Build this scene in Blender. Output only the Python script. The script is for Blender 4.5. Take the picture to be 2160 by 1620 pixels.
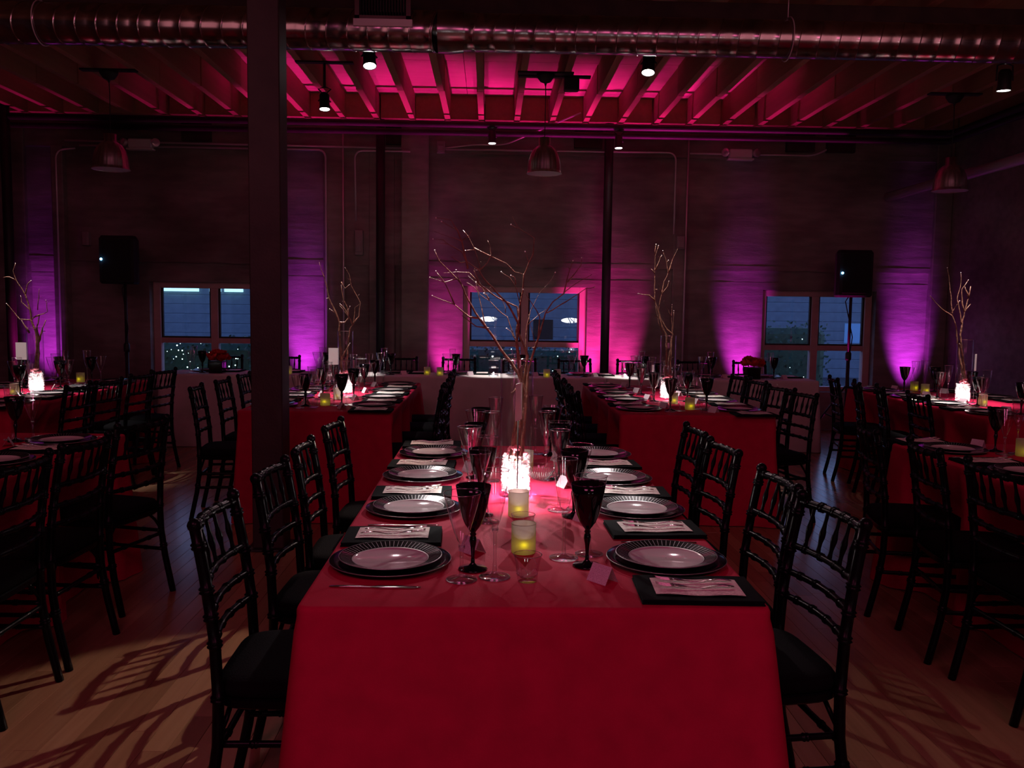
import bpy, math, random
from mathutils import Vector, Matrix
random.seed(7)
PI = math.pi
for o in list(bpy.data.objects): bpy.data.objects.remove(o)
COL = bpy.context.scene.collection
SC = bpy.context.scene

# ---------------------------------------------------------------- camera
F = 1820.0; ROLL = math.radians(0.76); VP = (1034, 656); H = 1.45
def _der(px, py):
    x = (px-1080)/F; y = (810-py)/F
    return (x*math.cos(ROLL)-y*math.sin(ROLL), x*math.sin(ROLL)+y*math.cos(ROLL))
_vx, _vy = _der(*VP); _al = math.atan(_vy)
def _ray0(px, py):
    x, y = _der(px, py)
    return (x, math.cos(_al)+y*math.sin(_al), -math.sin(_al)+y*math.cos(_al))
_v = _ray0(*VP); _ps = math.atan2(_v[0], _v[1])
def ray(px, py):
    d = _ray0(px, py); c, s = math.cos(_ps), math.sin(_ps)
    return Vector((d[0]*c-d[1]*s, d[0]*s+d[1]*c, d[2]))
def at_z(px, py, z):
    d = ray(px, py); t = (z-H)/d.z; return Vector((d.x*t, d.y*t, z))
def at_y(px, py, y):
    d = ray(px, py); t = y/d.y; return Vector((d.x*t, y, H+d.z*t))
fw = ray(1080, 810); rt = (ray(2080, 810)-fw).normalized(); up = (ray(1080, 10)-fw).normalized(); fw.normalize()
cd = bpy.data.cameras.new('camera'); cam = bpy.data.objects.new('camera', cd); COL.objects.link(cam)
M = Matrix((rt, up, -fw)).transposed().to_4x4(); M.translation = Vector((0, 0, H)); cam.matrix_world = M
cd.sensor_width = 36; cd.lens = 36*F/2160; cd.clip_start = 0.05; SC.camera = cam

# ---------------------------------------------------------------- world, exposure
SC.view_settings.view_transform = 'Standard'; SC.view_settings.look = 'None'
SC.view_settings.gamma = 1; SC.view_settings.use_curve_mapping = False
SC.view_settings.exposure = 0.0
try: SC.cycles.transparent_max_bounces = 32
except Exception: pass
w = bpy.data.worlds.new('dusk'); SC.world = w; w.use_nodes = True
wn = w.node_tree; bg = wn.nodes['Background']
tcw = wn.nodes.new('ShaderNodeTexCoord'); sp = wn.nodes.new('ShaderNodeSeparateXYZ'); rmp = wn.nodes.new('ShaderNodeValToRGB')
wn.links.new(tcw.outputs['Generated'], sp.inputs[0]); wn.links.new(sp.outputs['Z'], rmp.inputs[0]); wn.links.new(rmp.outputs[0], bg.inputs['Color'])
rmp.color_ramp.elements[0].color = (0.30, 0.42, 0.80, 1); rmp.color_ramp.elements[1].color = (0.04, 0.10, 0.42, 1)
bg.inputs['Strength'].default_value = 2.0

# ---------------------------------------------------------------- lights
def light(kind, name, loc, aim, energy, color, **k):
    l = bpy.data.lights.new(name, kind); l.energy = energy; l.color = color
    for a, b in k.items(): setattr(l, a, b)
    o = bpy.data.objects.new(name, l); COL.objects.link(o); o.location = loc
    if aim is not None:
        d = Vector(aim)-Vector(loc); o.rotation_euler = d.to_track_quat('-Z', 'Y').to_euler()
    return o
def spot(name, loc, aim, energy, color, deg, blend, rad=0.03):
    return light('SPOT', name, loc, aim, energy, color, spot_size=math.radians(deg), spot_blend=blend, shadow_soft_size=rad)
MAG = (1.0, 0.03, 0.42); PUR = (0.62, 0.035, 0.85); WHT = (1.0, 0.93, 0.92)
# coloured floor uplights behind the head table, grazing the back wall
for (x, e, c) in ((-5.43, 260, PUR), (-2.30, 420, PUR), (-0.55, 230, (0.95, 0.03, 0.55)), (1.25, 420, MAG), (1.64, 260, MAG),
                  (3.16, 300, (0.72, 0.03, 0.75)), (5.28, 420, PUR)):
    spot('uplight_beam', (x, 10.42, 0.10), (x, 10.80, 1.12), e*1.15, c, 33, 1.0, 0.05)
# pink wash thrown at the ceiling bays along the back wall
for (x, e) in ((-5.3, 220), (-3.2, 260), (-2.0, 820), (-0.7, 850), (0.5, 1050), (1.6, 1000), (2.7, 550), (4.0, 220)):
    spot('ceiling_wash', (x, 10.22, 0.15), (x, 9.70, 3.9), e*0.9, (1.0, 0.015, 0.46), 34, 1.0, 0.06)
# added area fill without fixtures, unseen above the camera's half of the hall
for (x, y, e, c) in ((-1.2, -0.9, 27, (1.0, 0.16, 0.40)), (1.6, -1.4, 27, (1.0, 0.16, 0.40))):
    light('AREA', 'room_fill', (x, y, 3.45), (x*0.6, y+1.4, 0.5), e, c, size=1.3)
for (x, y, e, c) in ((-2.6, 3.2, 7.2, (1.0, 0.32, 0.38)), (2.8, 3.2, 7.2, (1.0, 0.32, 0.38))):
    light('AREA', 'room_fill', (x, y, 3.2), (x, 10.8, 2.3), e, c, size=1.8)  # added fill that lifts the back wall and joists
# narrow spot hung above the front vase, out of the picture
spot('pin_beam', (-0.45, 3.60, 3.45), (0.085, 3.21, 0.92), 1300, WHT, 15, 1.0, 0.03)

# ---------------------------------------------------------------- materials
def nt(name):
    m = bpy.data.materials.new(name); m.use_nodes = True; n = m.node_tree
    return m, n, n.nodes['Principled BSDF']
def pm(name, col, rough=0.5, metal=0.0, noise=0.0, nscale=20, bump=0.0, bscale=80, spec=None, emit=None, estr=0, stretch=(1, 1, 1)):
    m, n, b = nt(name)
    b.inputs['Base Color'].default_value = (*col, 1); b.inputs['Roughness'].default_value = rough; b.inputs['Metallic'].default_value = metal
    if spec is not None: b.inputs['Specular IOR Level'].default_value = spec
    if emit: b.inputs['Emission Color'].default_value = (*emit, 1); b.inputs['Emission Strength'].default_value = estr
    tc = n.nodes.new('ShaderNodeTexCoord'); mp = n.nodes.new('ShaderNodeMapping'); mp.inputs['Scale'].default_value = stretch
    n.links.new(tc.outputs['Object'], mp.inputs[0])
    if noise:
        t = n.nodes.new('ShaderNodeTexNoise'); t.inputs['Scale'].default_value = nscale; t.inputs['Detail'].default_value = 6
        n.links.new(mp.outputs[0], t.inputs['Vector'])
        r = n.nodes.new('ShaderNodeValToRGB'); n.links.new(t.outputs['Fac'], r.inputs[0])
        r.color_ramp.elements[0].position = 0.3; r.color_ramp.elements[1].position = 0.7
        r.color_ramp.elements[0].color = (*[c*(1-noise) for c in col], 1); r.color_ramp.elements[1].color = (*[min(1, c*(1+noise)) for c in col], 1)
        n.links.new(r.outputs[0], b.inputs['Base Color'])
    if bump:
        t = n.nodes.new('ShaderNodeTexNoise'); t.inputs['Scale'].default_value = bscale; t.inputs['Detail'].default_value = 8
        n.links.new(mp.outputs[0], t.inputs['Vector'])
        bp = n.nodes.new('ShaderNodeBump'); bp.inputs['Strength'].default_value = bump; bp.inputs['Distance'].default_value = 0.02
        n.links.new(t.outputs['Fac'], bp.inputs['Height']); n.links.new(bp.outputs[0], b.inputs['Normal'])
    return m
def glass(name, tint=(0.97, 0.97, 0.98), boost=1.6, rough=0.02, ior=1.5, power=5.0):
    m = bpy.data.materials.new(name); m.use_nodes = True; n = m.node_tree; n.nodes.clear()
    out = n.nodes.new('ShaderNodeOutputMaterial'); mix = n.nodes.new('ShaderNodeMixShader')
    tr = n.nodes.new('ShaderNodeBsdfTransparent'); tr.inputs[0].default_value = (*tint, 1)
    gl = n.nodes.new('ShaderNodeBsdfGlossy'); gl.inputs['Roughness'].default_value = rough
    fr = n.nodes.new('ShaderNodeFresnel'); fr.inputs['IOR'].default_value = ior
    # the Fresnel node sees the backface as leaving glass; feed it a front-facing normal instead
    geo = n.nodes.new('ShaderNodeNewGeometry'); sc = n.nodes.new('ShaderNodeVectorMath'); sc.operation = 'SCALE'
    sg = n.nodes.new('ShaderNodeMath'); sg.operation = 'MULTIPLY_ADD'; sg.inputs[1].default_value = -2; sg.inputs[2].default_value = 1
    lw = n.nodes.new('ShaderNodeLayerWeight'); lw.inputs['Blend'].default_value = 0.5
    pw = n.nodes.new('ShaderNodeMath'); pw.operation = 'POWER'; pw.inputs[1].default_value = power
    mu = n.nodes.new('ShaderNodeMath'); mu.operation = 'MULTIPLY_ADD'; mu.inputs[1].default_value = 0.9; mu.inputs[2].default_value = 0.04*boost; mu.use_clamp = True
    n.links.new(lw.outputs['Facing'], pw.inputs[0]); n.links.new(pw.outputs[0], mu.inputs[0]); n.links.new(mu.outputs[0], mix.inputs[0])
    n.nodes.remove(fr); n.nodes.remove(geo); n.nodes.remove(sc); n.nodes.remove(sg)
    n.links.new(tr.outputs[0], mix.inputs[1]); n.links.new(gl.outputs[0], mix.inputs[2]); n.links.new(mix.outputs[0], out.inputs[0])
    return m
def frosted(name, col, clear=0.0):
    m = bpy.data.materials.new(name); m.use_nodes = True; n = m.node_tree; n.nodes.clear()
    out = n.nodes.new('ShaderNodeOutputMaterial'); mix = n.nodes.new('ShaderNodeMixShader'); mix.inputs[0].default_value = 0.5
    a = n.nodes.new('ShaderNodeBsdfTranslucent'); a.inputs[0].default_value = (*col, 1)
    b = n.nodes.new('ShaderNodeBsdfDiffuse'); b.inputs[0].default_value = (*col, 1)
    n.links.new(a.outputs[0], mix.inputs[1]); n.links.new(b.outputs[0], mix.inputs[2]); m2 = n.nodes.new('ShaderNodeMixShader'); m2.inputs[0].default_value = clear; tr = n.nodes.new('ShaderNodeBsdfTransparent'); n.links.new(mix.outputs[0], m2.inputs[1]); n.links.new(tr.outputs[0], m2.inputs[2])
    n.links.new((m2 if clear else mix).outputs[0], out.inputs[0]); return m
def concrete():
    m, n, b = nt('board_formed_concrete'); b.inputs['Roughness'].default_value = 0.85
    tc = n.nodes.new('ShaderNodeTexCoord')
    def noise(scale, st, det=8):
        mp = n.nodes.new('ShaderNodeMapping'); mp.inputs['Scale'].default_value = st; n.links.new(tc.outputs['Object'], mp.inputs[0])
        t = n.nodes.new('ShaderNodeTexNoise'); t.inputs['Scale'].default_value = scale; t.inputs['Detail'].default_value = det; n.links.new(mp.outputs[0], t.inputs['Vector']); return t
    big = noise(0.9, (1, 1, 1.4)); fine = noise(9, (0.35, 1, 1.5)); grit = noise(60, (1, 1, 1))
    r = n.nodes.new('ShaderNodeValToRGB'); r.color_ramp.elements[0].position = 0.32; r.color_ramp.elements[1].position = 0.68
    r.color_ramp.elements[0].color = (0.13, 0.105, 0.095, 1); r.color_ramp.elements[1].color = (0.33, 0.29, 0.26, 1)
    n.links.new(big.outputs['Fac'], r.inputs[0])
    mx = n.nodes.new('ShaderNodeMixRGB'); mx.blend_type = 'MULTIPLY'; mx.inputs[0].default_value = 0.55
    r2 = n.nodes.new('ShaderNodeValToRGB'); r2.color_ramp.elements[0].position = 0.35; r2.color_ramp.elements[1].position = 0.65
    r2.color_ramp.elements[0].color = (0.55, 0.55, 0.55, 1); r2.color_ramp.elements[1].color = (1, 1, 1, 1)
    n.links.new(fine.outputs['Fac'], r2.inputs[0]); n.links.new(r.outputs[0], mx.inputs[1]); n.links.new(r2.outputs[0], mx.inputs[2])
    n.links.new(mx.outputs[0], b.inputs['Base Color'])
    wv = n.nodes.new('ShaderNodeTexWave'); wv.bands_direction = 'Z'; wv.inputs['Scale'].default_value = 2.6; wv.inputs['Distortion'].default_value = 0.6; wv.wave_profile = 'SAW'
    n.links.new(tc.outputs['Object'], wv.inputs['Vector'])
    b1 = n.nodes.new('ShaderNodeBump'); b1.inputs['Strength'].default_value = 0.22; b1.inputs['Distance'].default_value = 0.006; n.links.new(wv.outputs['Fac'], b1.inputs['Height'])
    b2 = n.nodes.new('ShaderNodeBump'); b2.inputs['Strength'].default_value = 0.5; b2.inputs['Distance'].default_value = 0.012; n.links.new(fine.outputs['Fac'], b2.inputs['Height']); n.links.new(b1.outputs[0], b2.inputs['Normal'])
    b3 = n.nodes.new('ShaderNodeBump'); b3.inputs['Strength'].default_value = 0.3; b3.inputs['Distance'].default_value = 0.003; n.links.new(grit.outputs['Fac'], b3.inputs['Height']); n.links.new(b2.outputs[0], b3.inputs['Normal'])
    n.links.new(b3.outputs[0], b.inputs['Normal']); return m
def wood(name, c0, c1, rough, st=(30, 1.2, 30), bump=0.1, island=True):
    m, n, b = nt(name); b.inputs['Roughness'].default_value = rough
    tc = n.nodes.new('ShaderNodeTexCoord'); mp = n.nodes.new('ShaderNodeMapping'); mp.inputs['Scale'].default_value = st
    n.links.new(tc.outputs['Object'], mp.inputs[0]); t = n.nodes.new('ShaderNodeTexNoise'); t.inputs['Scale'].default_value = 1.0; t.inputs['Detail'].default_value = 7
    geo = n.nodes.new('ShaderNodeNewGeometry'); oi = n.nodes.new('ShaderNodeObjectInfo')
    ad = n.nodes.new('ShaderNodeMath'); ad.operation = 'ADD'; n.links.new(geo.outputs['Random Per Island'], ad.inputs[0]); n.links.new(oi.outputs['Random'], ad.inputs[1])
    fr = n.nodes.new('ShaderNodeMath'); fr.operation = 'FRACT'; n.links.new(ad.outputs[0], fr.inputs[0])
    of = n.nodes.new('ShaderNodeVectorMath'); of.operation = 'ADD'; sc = n.nodes.new('ShaderNodeVectorMath'); sc.operation = 'SCALE'; sc.inputs[0].default_value = (37, 11, 23)
    n.links.new(fr.outputs[0], sc.inputs['Scale']); n.links.new(mp.outputs[0], of.inputs[0]); n.links.new(sc.outputs[0], of.inputs[1]); n.links.new(of.outputs[0], t.inputs['Vector'])
    mi = n.nodes.new('ShaderNodeMath'); mi.operation = 'MULTIPLY_ADD'; mi.inputs[1].default_value = 0.55; n.links.new(t.outputs['Fac'], mi.inputs[0])
    m2 = n.nodes.new('ShaderNodeMath'); m2.operation = 'MULTIPLY'; m2.inputs[1].default_value = 0.45; n.links.new(fr.outputs[0], m2.inputs[0]); n.links.new(m2.outputs[0], mi.inputs[2])
    r = n.nodes.new('ShaderNodeValToRGB'); r.color_ramp.elements[0].position = 0.2; r.color_ramp.elements[1].position = 0.8
    r.color_ramp.elements[0].color = (*c0, 1); r.color_ramp.elements[1].color = (*c1, 1); n.links.new(mi.outputs[0], r.inputs[0]); n.links.new(r.outputs[0], b.inputs['Base Color'])
    bp = n.nodes.new('ShaderNodeBump'); bp.inputs['Strength'].default_value = bump; bp.inputs['Distance'].default_value = 0.004
    n.links.new(t.outputs['Fac'], bp.inputs['Height']); n.links.new(bp.outputs[0], b.inputs['Normal']); return m
def printed(name, paper, ink, sx, sy):
    m, n, b = nt(name); b.inputs['Roughness'].default_value = 0.7
    tc = n.nodes.new('ShaderNodeTexCoord'); wv = n.nodes.new('ShaderNodeTexWave'); wv.bands_direction = 'Y'; wv.inputs['Scale'].default_value = sy
    ns = n.nodes.new('ShaderNodeTexNoise'); ns.inputs['Scale'].default_value = sx; n.links.new(tc.outputs['UV'], wv.inputs['Vector']); n.links.new(tc.outputs['UV'], ns.inputs['Vector'])
    mu = n.nodes.new('ShaderNodeMath'); mu.operation = 'MULTIPLY'; n.links.new(wv.outputs['Fac'], mu.inputs[0]); n.links.new(ns.outputs['Fac'], mu.inputs[1])
    r = n.nodes.new('ShaderNodeValToRGB'); r.color_ramp.elements[0].position = 0.42; r.color_ramp.elements[1].position = 0.5
    r.color_ramp.elements[0].color = (*paper, 1); r.color_ramp.elements[1].color = (*ink, 1); n.links.new(mu.outputs[0], r.inputs[0]); n.links.new(r.outputs[0], b.inputs['Base Color']); return m
MT = dict(
    lacquer=pm('black_lacquer', (0.003, 0.003, 0.004), 0.3, spec=0.13, noise=0.3, nscale=9),
    cushion=pm('black_cushion_fabric', (0.004, 0.004, 0.0045), 0.9, spec=0.08, bump=0.3, bscale=200),
    red=pm('crimson_linen', (0.46, 0.008, 0.052), 0.82, noise=0.10, nscale=14, bump=0.12, bscale=260, spec=0.15),
    white=pm('ivory_linen', (0.62, 0.56, 0.52), 0.85, noise=0.05, nscale=12, bump=0.1, bscale=240),
    concrete=concrete(),
    floor=wood('maple_floor', (0.22, 0.115, 0.06), (0.36, 0.20, 0.11), 0.22, (38, 1.6, 38), 0.06),
    joist=wood('old_fir', (0.26, 0.12, 0.06), (0.42, 0.22, 0.12), 0.75, (22, 0.9, 22), 0.25),
    deck=wood('plywood_deck', (0.34, 0.20, 0.13), (0.48, 0.30, 0.20), 0.8, (3, 14, 3), 0.2),
    darkwood=pm('dark_timber', (0.035, 0.02, 0.014), 0.8, noise=0.4, nscale=6, bump=0.3, bscale=20),
    duct=pm('galvanised_duct', (0.42, 0.40, 0.40), 0.2, 1.0, noise=0.2, nscale=5),
    blacksteel=pm('black_steel', (0.012, 0.010, 0.010), 0.55, noise=0.4, nscale=8, bump=0.1),
    column=pm('dark_painted_column', (0.030, 0.018, 0.016), 0.6, noise=0.3, nscale=7, bump=0.1),
    conduit=pm('conduit_steel', (0.62, 0.56, 0.58), 0.35, 0.35),
    frame=pm('painted_window_frame', (0.55, 0.36, 0.33), 0.5, noise=0.08, nscale=10),
    plastic=pm('white_plastic', (0.75, 0.7, 0.7), 0.4),
    spun=pm('brushed_aluminium', (0.66, 0.60, 0.57), 0.35, 1.0, noise=0.3, nscale=30, stretch=(1, 1, 0.05)),
    shade_in=pm('pale_shade_lining', (0.6, 0.55, 0.55), 0.6),
    blackplate=pm('black_glazed_china', (0.004, 0.004, 0.006), 0.14, spec=0.35),
    silverline=pm('silver_rim_print', (0.26, 0.25, 0.24), 0.3, 0.4),
    china=pm('white_china', (0.60, 0.54, 0.53), 0.09),
    blackglass=pm('black_glass', (0.003, 0.003, 0.004), 0.06),
    steel=pm('polished_steel', (0.78, 0.74, 0.72), 0.12, 1.0),
    napkin=pm('black_napkin', (0.004, 0.007, 0.0065), 0.9, spec=0.08, bump=0.2, bscale=300),
    paper=pm('white_card', (0.82, 0.78, 0.76), 0.7),
    menu=printed('menu_card_print', (0.80, 0.72, 0.64), (0.3, 0.2, 0.17), 22, 5.0),
    script=printed('place_card_print', (0.78, 0.66, 0.70), (0.30, 0.13, 0.2), 30, 4.2),
    glass=glass('clear_glass', boost=2.6, rough=0.03, power=2.6), rimglass=glass('glass_rim', boost=9, rough=0.1), vaseglass=glass('vase_glass', (0.985, 0.985, 0.99), 0.7),
    pane=glass('window_glass', (0.88, 0.92, 0.95), 2.6, 0.0),
    frost=frosted('frosted_glass', (0.60, 0.53, 0.46)),
    flame=pm('led_flame', (1, 0.8, 0.1), 0.5, emit=(1.0, 0.85, 0.02), estr=1),
    bark=pm('glossy_bark', (0.20, 0.085, 0.055), 0.38, noise=0.5, nscale=35, bump=0.4, bscale=60),
    bud=pm('pale_bud', (0.75, 0.68, 0.62), 0.4),
    pebble=frosted('frosted_glass_pebble', (0.93, 0.90, 0.90), 0.45),
    petal=pm('pink_petal', (0.85, 0.22, 0.28), 0.6, noise=0.3, nscale=30),
    rose=pm('red_petal', (0.50, 0.012, 0.012), 0.6, noise=0.3, nscale=25),
    spotlens=pm('lit_spot_lens', (1, 1, 1), 0.3, emit=(1, 0.97, 0.95), estr=18),
    led=pm('blue_led', (0.1, 0.4, 1), 0.3, emit=(0.15, 0.5, 1.0), estr=14),
    speaker=pm('speaker_shell', (0.006, 0.006, 0.007), 0.6, bump=0.2, bscale=150),
    bulbglass=pm('lamp_head', (0.8, 0.72, 0.75), 0.12, 0.6),
    siding=pm('blue_grey_siding', (0.15, 0.19, 0.24), 0.7, noise=0.15, nscale=4),
    leaf=pm('hedge_leaf', (0.03, 0.07, 0.03), 0.6, noise=0.4, nscale=20),
    fairy=pm('fairy_light', (1, 1, 1), 0.3, emit=(0.75, 1.0, 0.9), estr=5),
    strip=pm('lit_soffit', (1, 1, 1), 0.3, emit=(0.45, 0.85, 0.95), estr=1.8),
    lampshade=pm('lit_lampshade', (1, 1, 1), 0.5, emit=(1, 0.97, 0.95), estr=9),
    boxgrey=pm('grey_metal_box', (0.28, 0.24, 0.24), 0.5),
    duskwin=pm('dusk_lit_window', (0.1, 0.2, 0.4), 0.3, emit=(0.05, 0.16, 0.42), estr=0.5),
    asphalt=pm('asphalt', (0.05, 0.05, 0.055), 0.8, noise=0.2, nscale=4),
    grille=pm('dark_grille', (0.004, 0.004, 0.004), 0.8),
)

# ---------------------------------------------------------------- mesh builder
class MB:
    def __init__(s): s.v = []; s.f = []; s.m = []; s.sm = []; s.uv = {}
    def add(s, vs, fs, mi=0, smooth=False):
        o = len(s.v); s.v += [tuple(v) for v in vs]
        for f in fs: s.f.append(tuple(i+o for i in f)); s.m.append(mi); s.sm.append(smooth)
        return s
    def box(s, x0, y0, z0, x1, y1, z1, mi=0):
        return s.add([(x0, y0, z0), (x1, y0, z0), (x1, y1, z0), (x0, y1, z0), (x0, y0, z1), (x1, y0, z1), (x1, y1, z1), (x0, y1, z1)],
                     [(0, 3, 2, 1), (4, 5, 6, 7), (0, 1, 5, 4), (1, 2, 6, 5), (2, 3, 7, 6), (3, 0, 4, 7)], mi)
    def bbox(s, x0, y0, z0, x1, y1, z1, b, mi=0):      # box with chamfered top and vertical edges
        def ring(i, z): return [(x0+i, y0, z), (x1-i, y0, z), (x1, y0+i, z), (x1, y1-i, z), (x1-i, y1, z), (x0+i, y1, z), (x0, y1-i, z), (x0, y0+i, z)]
        def ringi(i, z):
            c = b*0.6; return [(x0+i+c, y0+c, z), (x1-i-c, y0+c, z), (x1-c, y0+i+c, z), (x1-c, y1-i-c, z), (x1-i-c, y1-c, z), (x0+i+c, y1-c, z), (x0+c, y1-i-c, z), (x0+c, y0+i+c, z)]
        R = [ringi(b, z0), ring(b, z0+b), ring(b, z1-b), ringi(b, z1)]
        vs = [p for r in R for p in r]; fs = [tuple(range(7, -1, -1)), tuple(range(24, 32))]
        for k in range(3):
            for i in range(8): j = (i+1) % 8; fs.append((k*8+i, k*8+j, k*8+8+j, k*8+8+i))
        return s.add(vs, fs, mi)
    def lathe(s, prof, n=24, mi=0, o=(0, 0, 0), cap=True, smooth=True, T=None):
        vs = []; fs = []
        for (r, z) in prof:
            for i in range(n):
                a = 2*PI*i/n; p = Vector((r*math.cos(a), r*math.sin(a), z))
                if T is not None: p = T @ p
                vs.append((p.x+o[0], p.y+o[1], p.z+o[2]))
        for k in range(len(prof)-1):
            for i in range(n): j = (i+1) % n; fs.append((k*n+i, k*n+j, k*n+n+j, k*n+n+i))
        if cap: fs.append(tuple(range(n-1, -1, -1))); fs.append(tuple((len(prof)-1)*n+i for i in range(n)))
        return s.add(vs, fs, mi, smooth)
    def tube(s, pts, rad, n=8, mi=0, cap=True):
        P = [Vector(p) for p in pts]; m = len(P); R = rad if isinstance(rad, (list, tuple)) else [rad]*m
        t0 = (P[1]-P[0]).normalized(); a = Vector((0, 0, 1)) if abs(t0.z) < 0.9 else Vector((1, 0, 0)); u = t0.cross(a).normalized()
        vs = []
        for i in range(m):
            t = (P[min(i+1, m-1)]-P[max(i-1, 0)]); t = t.normalized() if t.length > 1e-9 else t0
            u = (u-t*u.dot(t)); u = u.normalized() if u.length > 1e-6 else t.orthogonal().normalized(); v = t.cross(u)
            for k in range(n):
                g = 2*PI*k/n; q = P[i]+(u*math.cos(g)+v*math.sin(g))*R[i]; vs.append(tuple(q))
        fs = []
        for i in range(m-1):
            for k in range(n): j = (k+1) % n; fs.append((i*n+k, i*n+j, i*n+n+j, i*n+n+k))
        if cap: fs.append(tuple(range(n-1, -1, -1))); fs.append(tuple((m-1)*n+k for k in range(n)))
        return s.add(vs, fs, mi, True)
    def ball(s, c, r, n=8, m=5, mi=0, sq=(1, 1, 1)):
        prof = [(max(1e-4, r*math.sin(PI*k/m)), -r*math.cos(PI*k/m)) for k in range(m+1)]
        vs = []; fs = []
        for (q, z) in prof:
            for i in range(n): a = 2*PI*i/n; vs.append((c[0]+q*math.cos(a)*sq[0], c[1]+q*math.sin(a)*sq[1], c[2]+z*sq[2]))
        for k in range(m):
            for i in range(n): j = (i+1) % n; fs.append((k*n+i, k*n+j, k*n+n+j, k*n+n+i))
        return s.add(vs, fs, mi, True)
    def sheet(s, fn, nu, nv, mi=0, smooth=True):
        vs = [fn(u/nu, v/nv) for v in range(nv+1) for u in range(nu+1)]; W = nu+1
        fs = [(v*W+u, v*W+u+1, (v+1)*W+u+1, (v+1)*W+u) for v in range(nv) for u in range(nu)]
        return s.add(vs, fs, mi, smooth)
    def mesh(s, name, mats, uvfn=None):
        me = bpy.data.meshes.new(name); me.from_pydata(s.v, [], s.f)
        for m in (mats if isinstance(mats, (list, tuple)) else [mats]): me.materials.append(MT[m])
        me.polygons.foreach_set('material_index', s.m); me.polygons.foreach_set('use_smooth', s.sm)
        if uvfn:
            ul = me.uv_layers.new(name='UVMap')
            for p in me.polygons:
                for li in p.loop_indices: ul.data[li].uv = uvfn(me.vertices[me.loops[li].vertex_index].co)
        me.update(); return me
_cache = {}
def cached(key, fn):
    if key not in _cache: _cache[key] = fn()
    return _cache[key]
def link(name, me, parent=None, loc=(0, 0, 0), rz=0):
    o = bpy.data.objects.new(name, me); COL.objects.link(o); o.location = loc; o.rotation_euler = (0, 0, rz)
    if parent is not None: o.parent = parent
    return o
def tag(o, label, cat, group=None, kind=None):
    o['label'] = label; o['category'] = cat
    if len(label.split()) > 16 or len(label.split()) < 4: print('LABEL LEN', label)
    if group: o['group'] = group
    if kind: o['kind'] = kind
    return o
def thing(name, label, cat, loc=(0, 0, 0), rz=0, group=None):
    return tag(link(name, None, None, loc, rz), label, cat, group)
def struct(name, me, parent=None, **k):
    o = link(name, me, parent, **k)
    if parent is None: o['kind'] = 'structure'
    return o

# ================================================================ SETTING
WY = 10.8; XR = 5.72; XL = -7.6; YB = -4.0; JB = 3.66; DK = 3.95
WIN = [(-4.20, -2.70), (-0.34, 1.21), (3.42, 4.86)]; WZ0, WZ1 = 0.48, 1.76
# ---- floor: maple planks
def build_floor():
    base = struct('floor', MB().box(XL, YB, -0.1, XR, WY, -0.024).mesh('floor', 'darkwood'))
    pw = 0.083; cands = []
    x = XL; rnd = random.Random(3)
    while x < XR-0.01:
        y = YB-rnd.uniform(0, 1.2); x1 = min(x+pw, XR)
        while y < WY:
            L = rnd.uniform(0.7, 1.7); y0 = max(y, YB); y1 = min(y+L, WY)
            if y1-y0 > 0.02: cands.append((x, y0, x1, y1))
            y += L
        x += pw
    blocks = [(-0.45, 2.0, 0.68, 4.4), (-1.7, 5.8, -0.65, 8.2), (0.88, 5.8, 1.98, 8.2), (-3.08, 2.3, -1.96, 4.7), (2.19, 2.2, 3.3, 4.6)]
    def score(c):
        cx, cy = (c[0]+c[2])/2, (c[1]+c[3])/2
        if cy < 1.9 or abs(cx/cy) > 0.62: return -1
        for b in blocks:
            if b[0] < cx < b[2] and b[1] < cy < b[3]: return -1
        for b in blocks:      # hidden behind a tablecloth in front of it
            t = b[3]/cy
            if t < 1 and b[0] < cx*t < b[2] and H*(1-t) < 0.70 and cy < 9: return -0.5
        return (c[3]-c[1])/cy**3
    cands.sort(key=score, reverse=True)
    def plank(mb, c, ox=0, oy=0):
        g = 0.0006; mb.bbox(c[0]+g-ox, c[1]+g-oy, -0.022, c[2]-g-ox, c[3]-g-oy, 0, 0.0012)
    for c in cands[:300]:
        mb = MB(); cx, cy = (c[0]+c[2])/2, (c[1]+c[3])/2; plank(mb, c, cx, cy)
        link('floor_plank', mb.mesh('floor_plank', 'floor'), base, (cx, cy, 0))
    mb = MB()
    for c in cands[300:]: plank(mb, c)
    o = link('floor_planks_beyond', mb.mesh('planks', 'floor'), base); o['kind'] = 'stuff'
build_floor()
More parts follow.
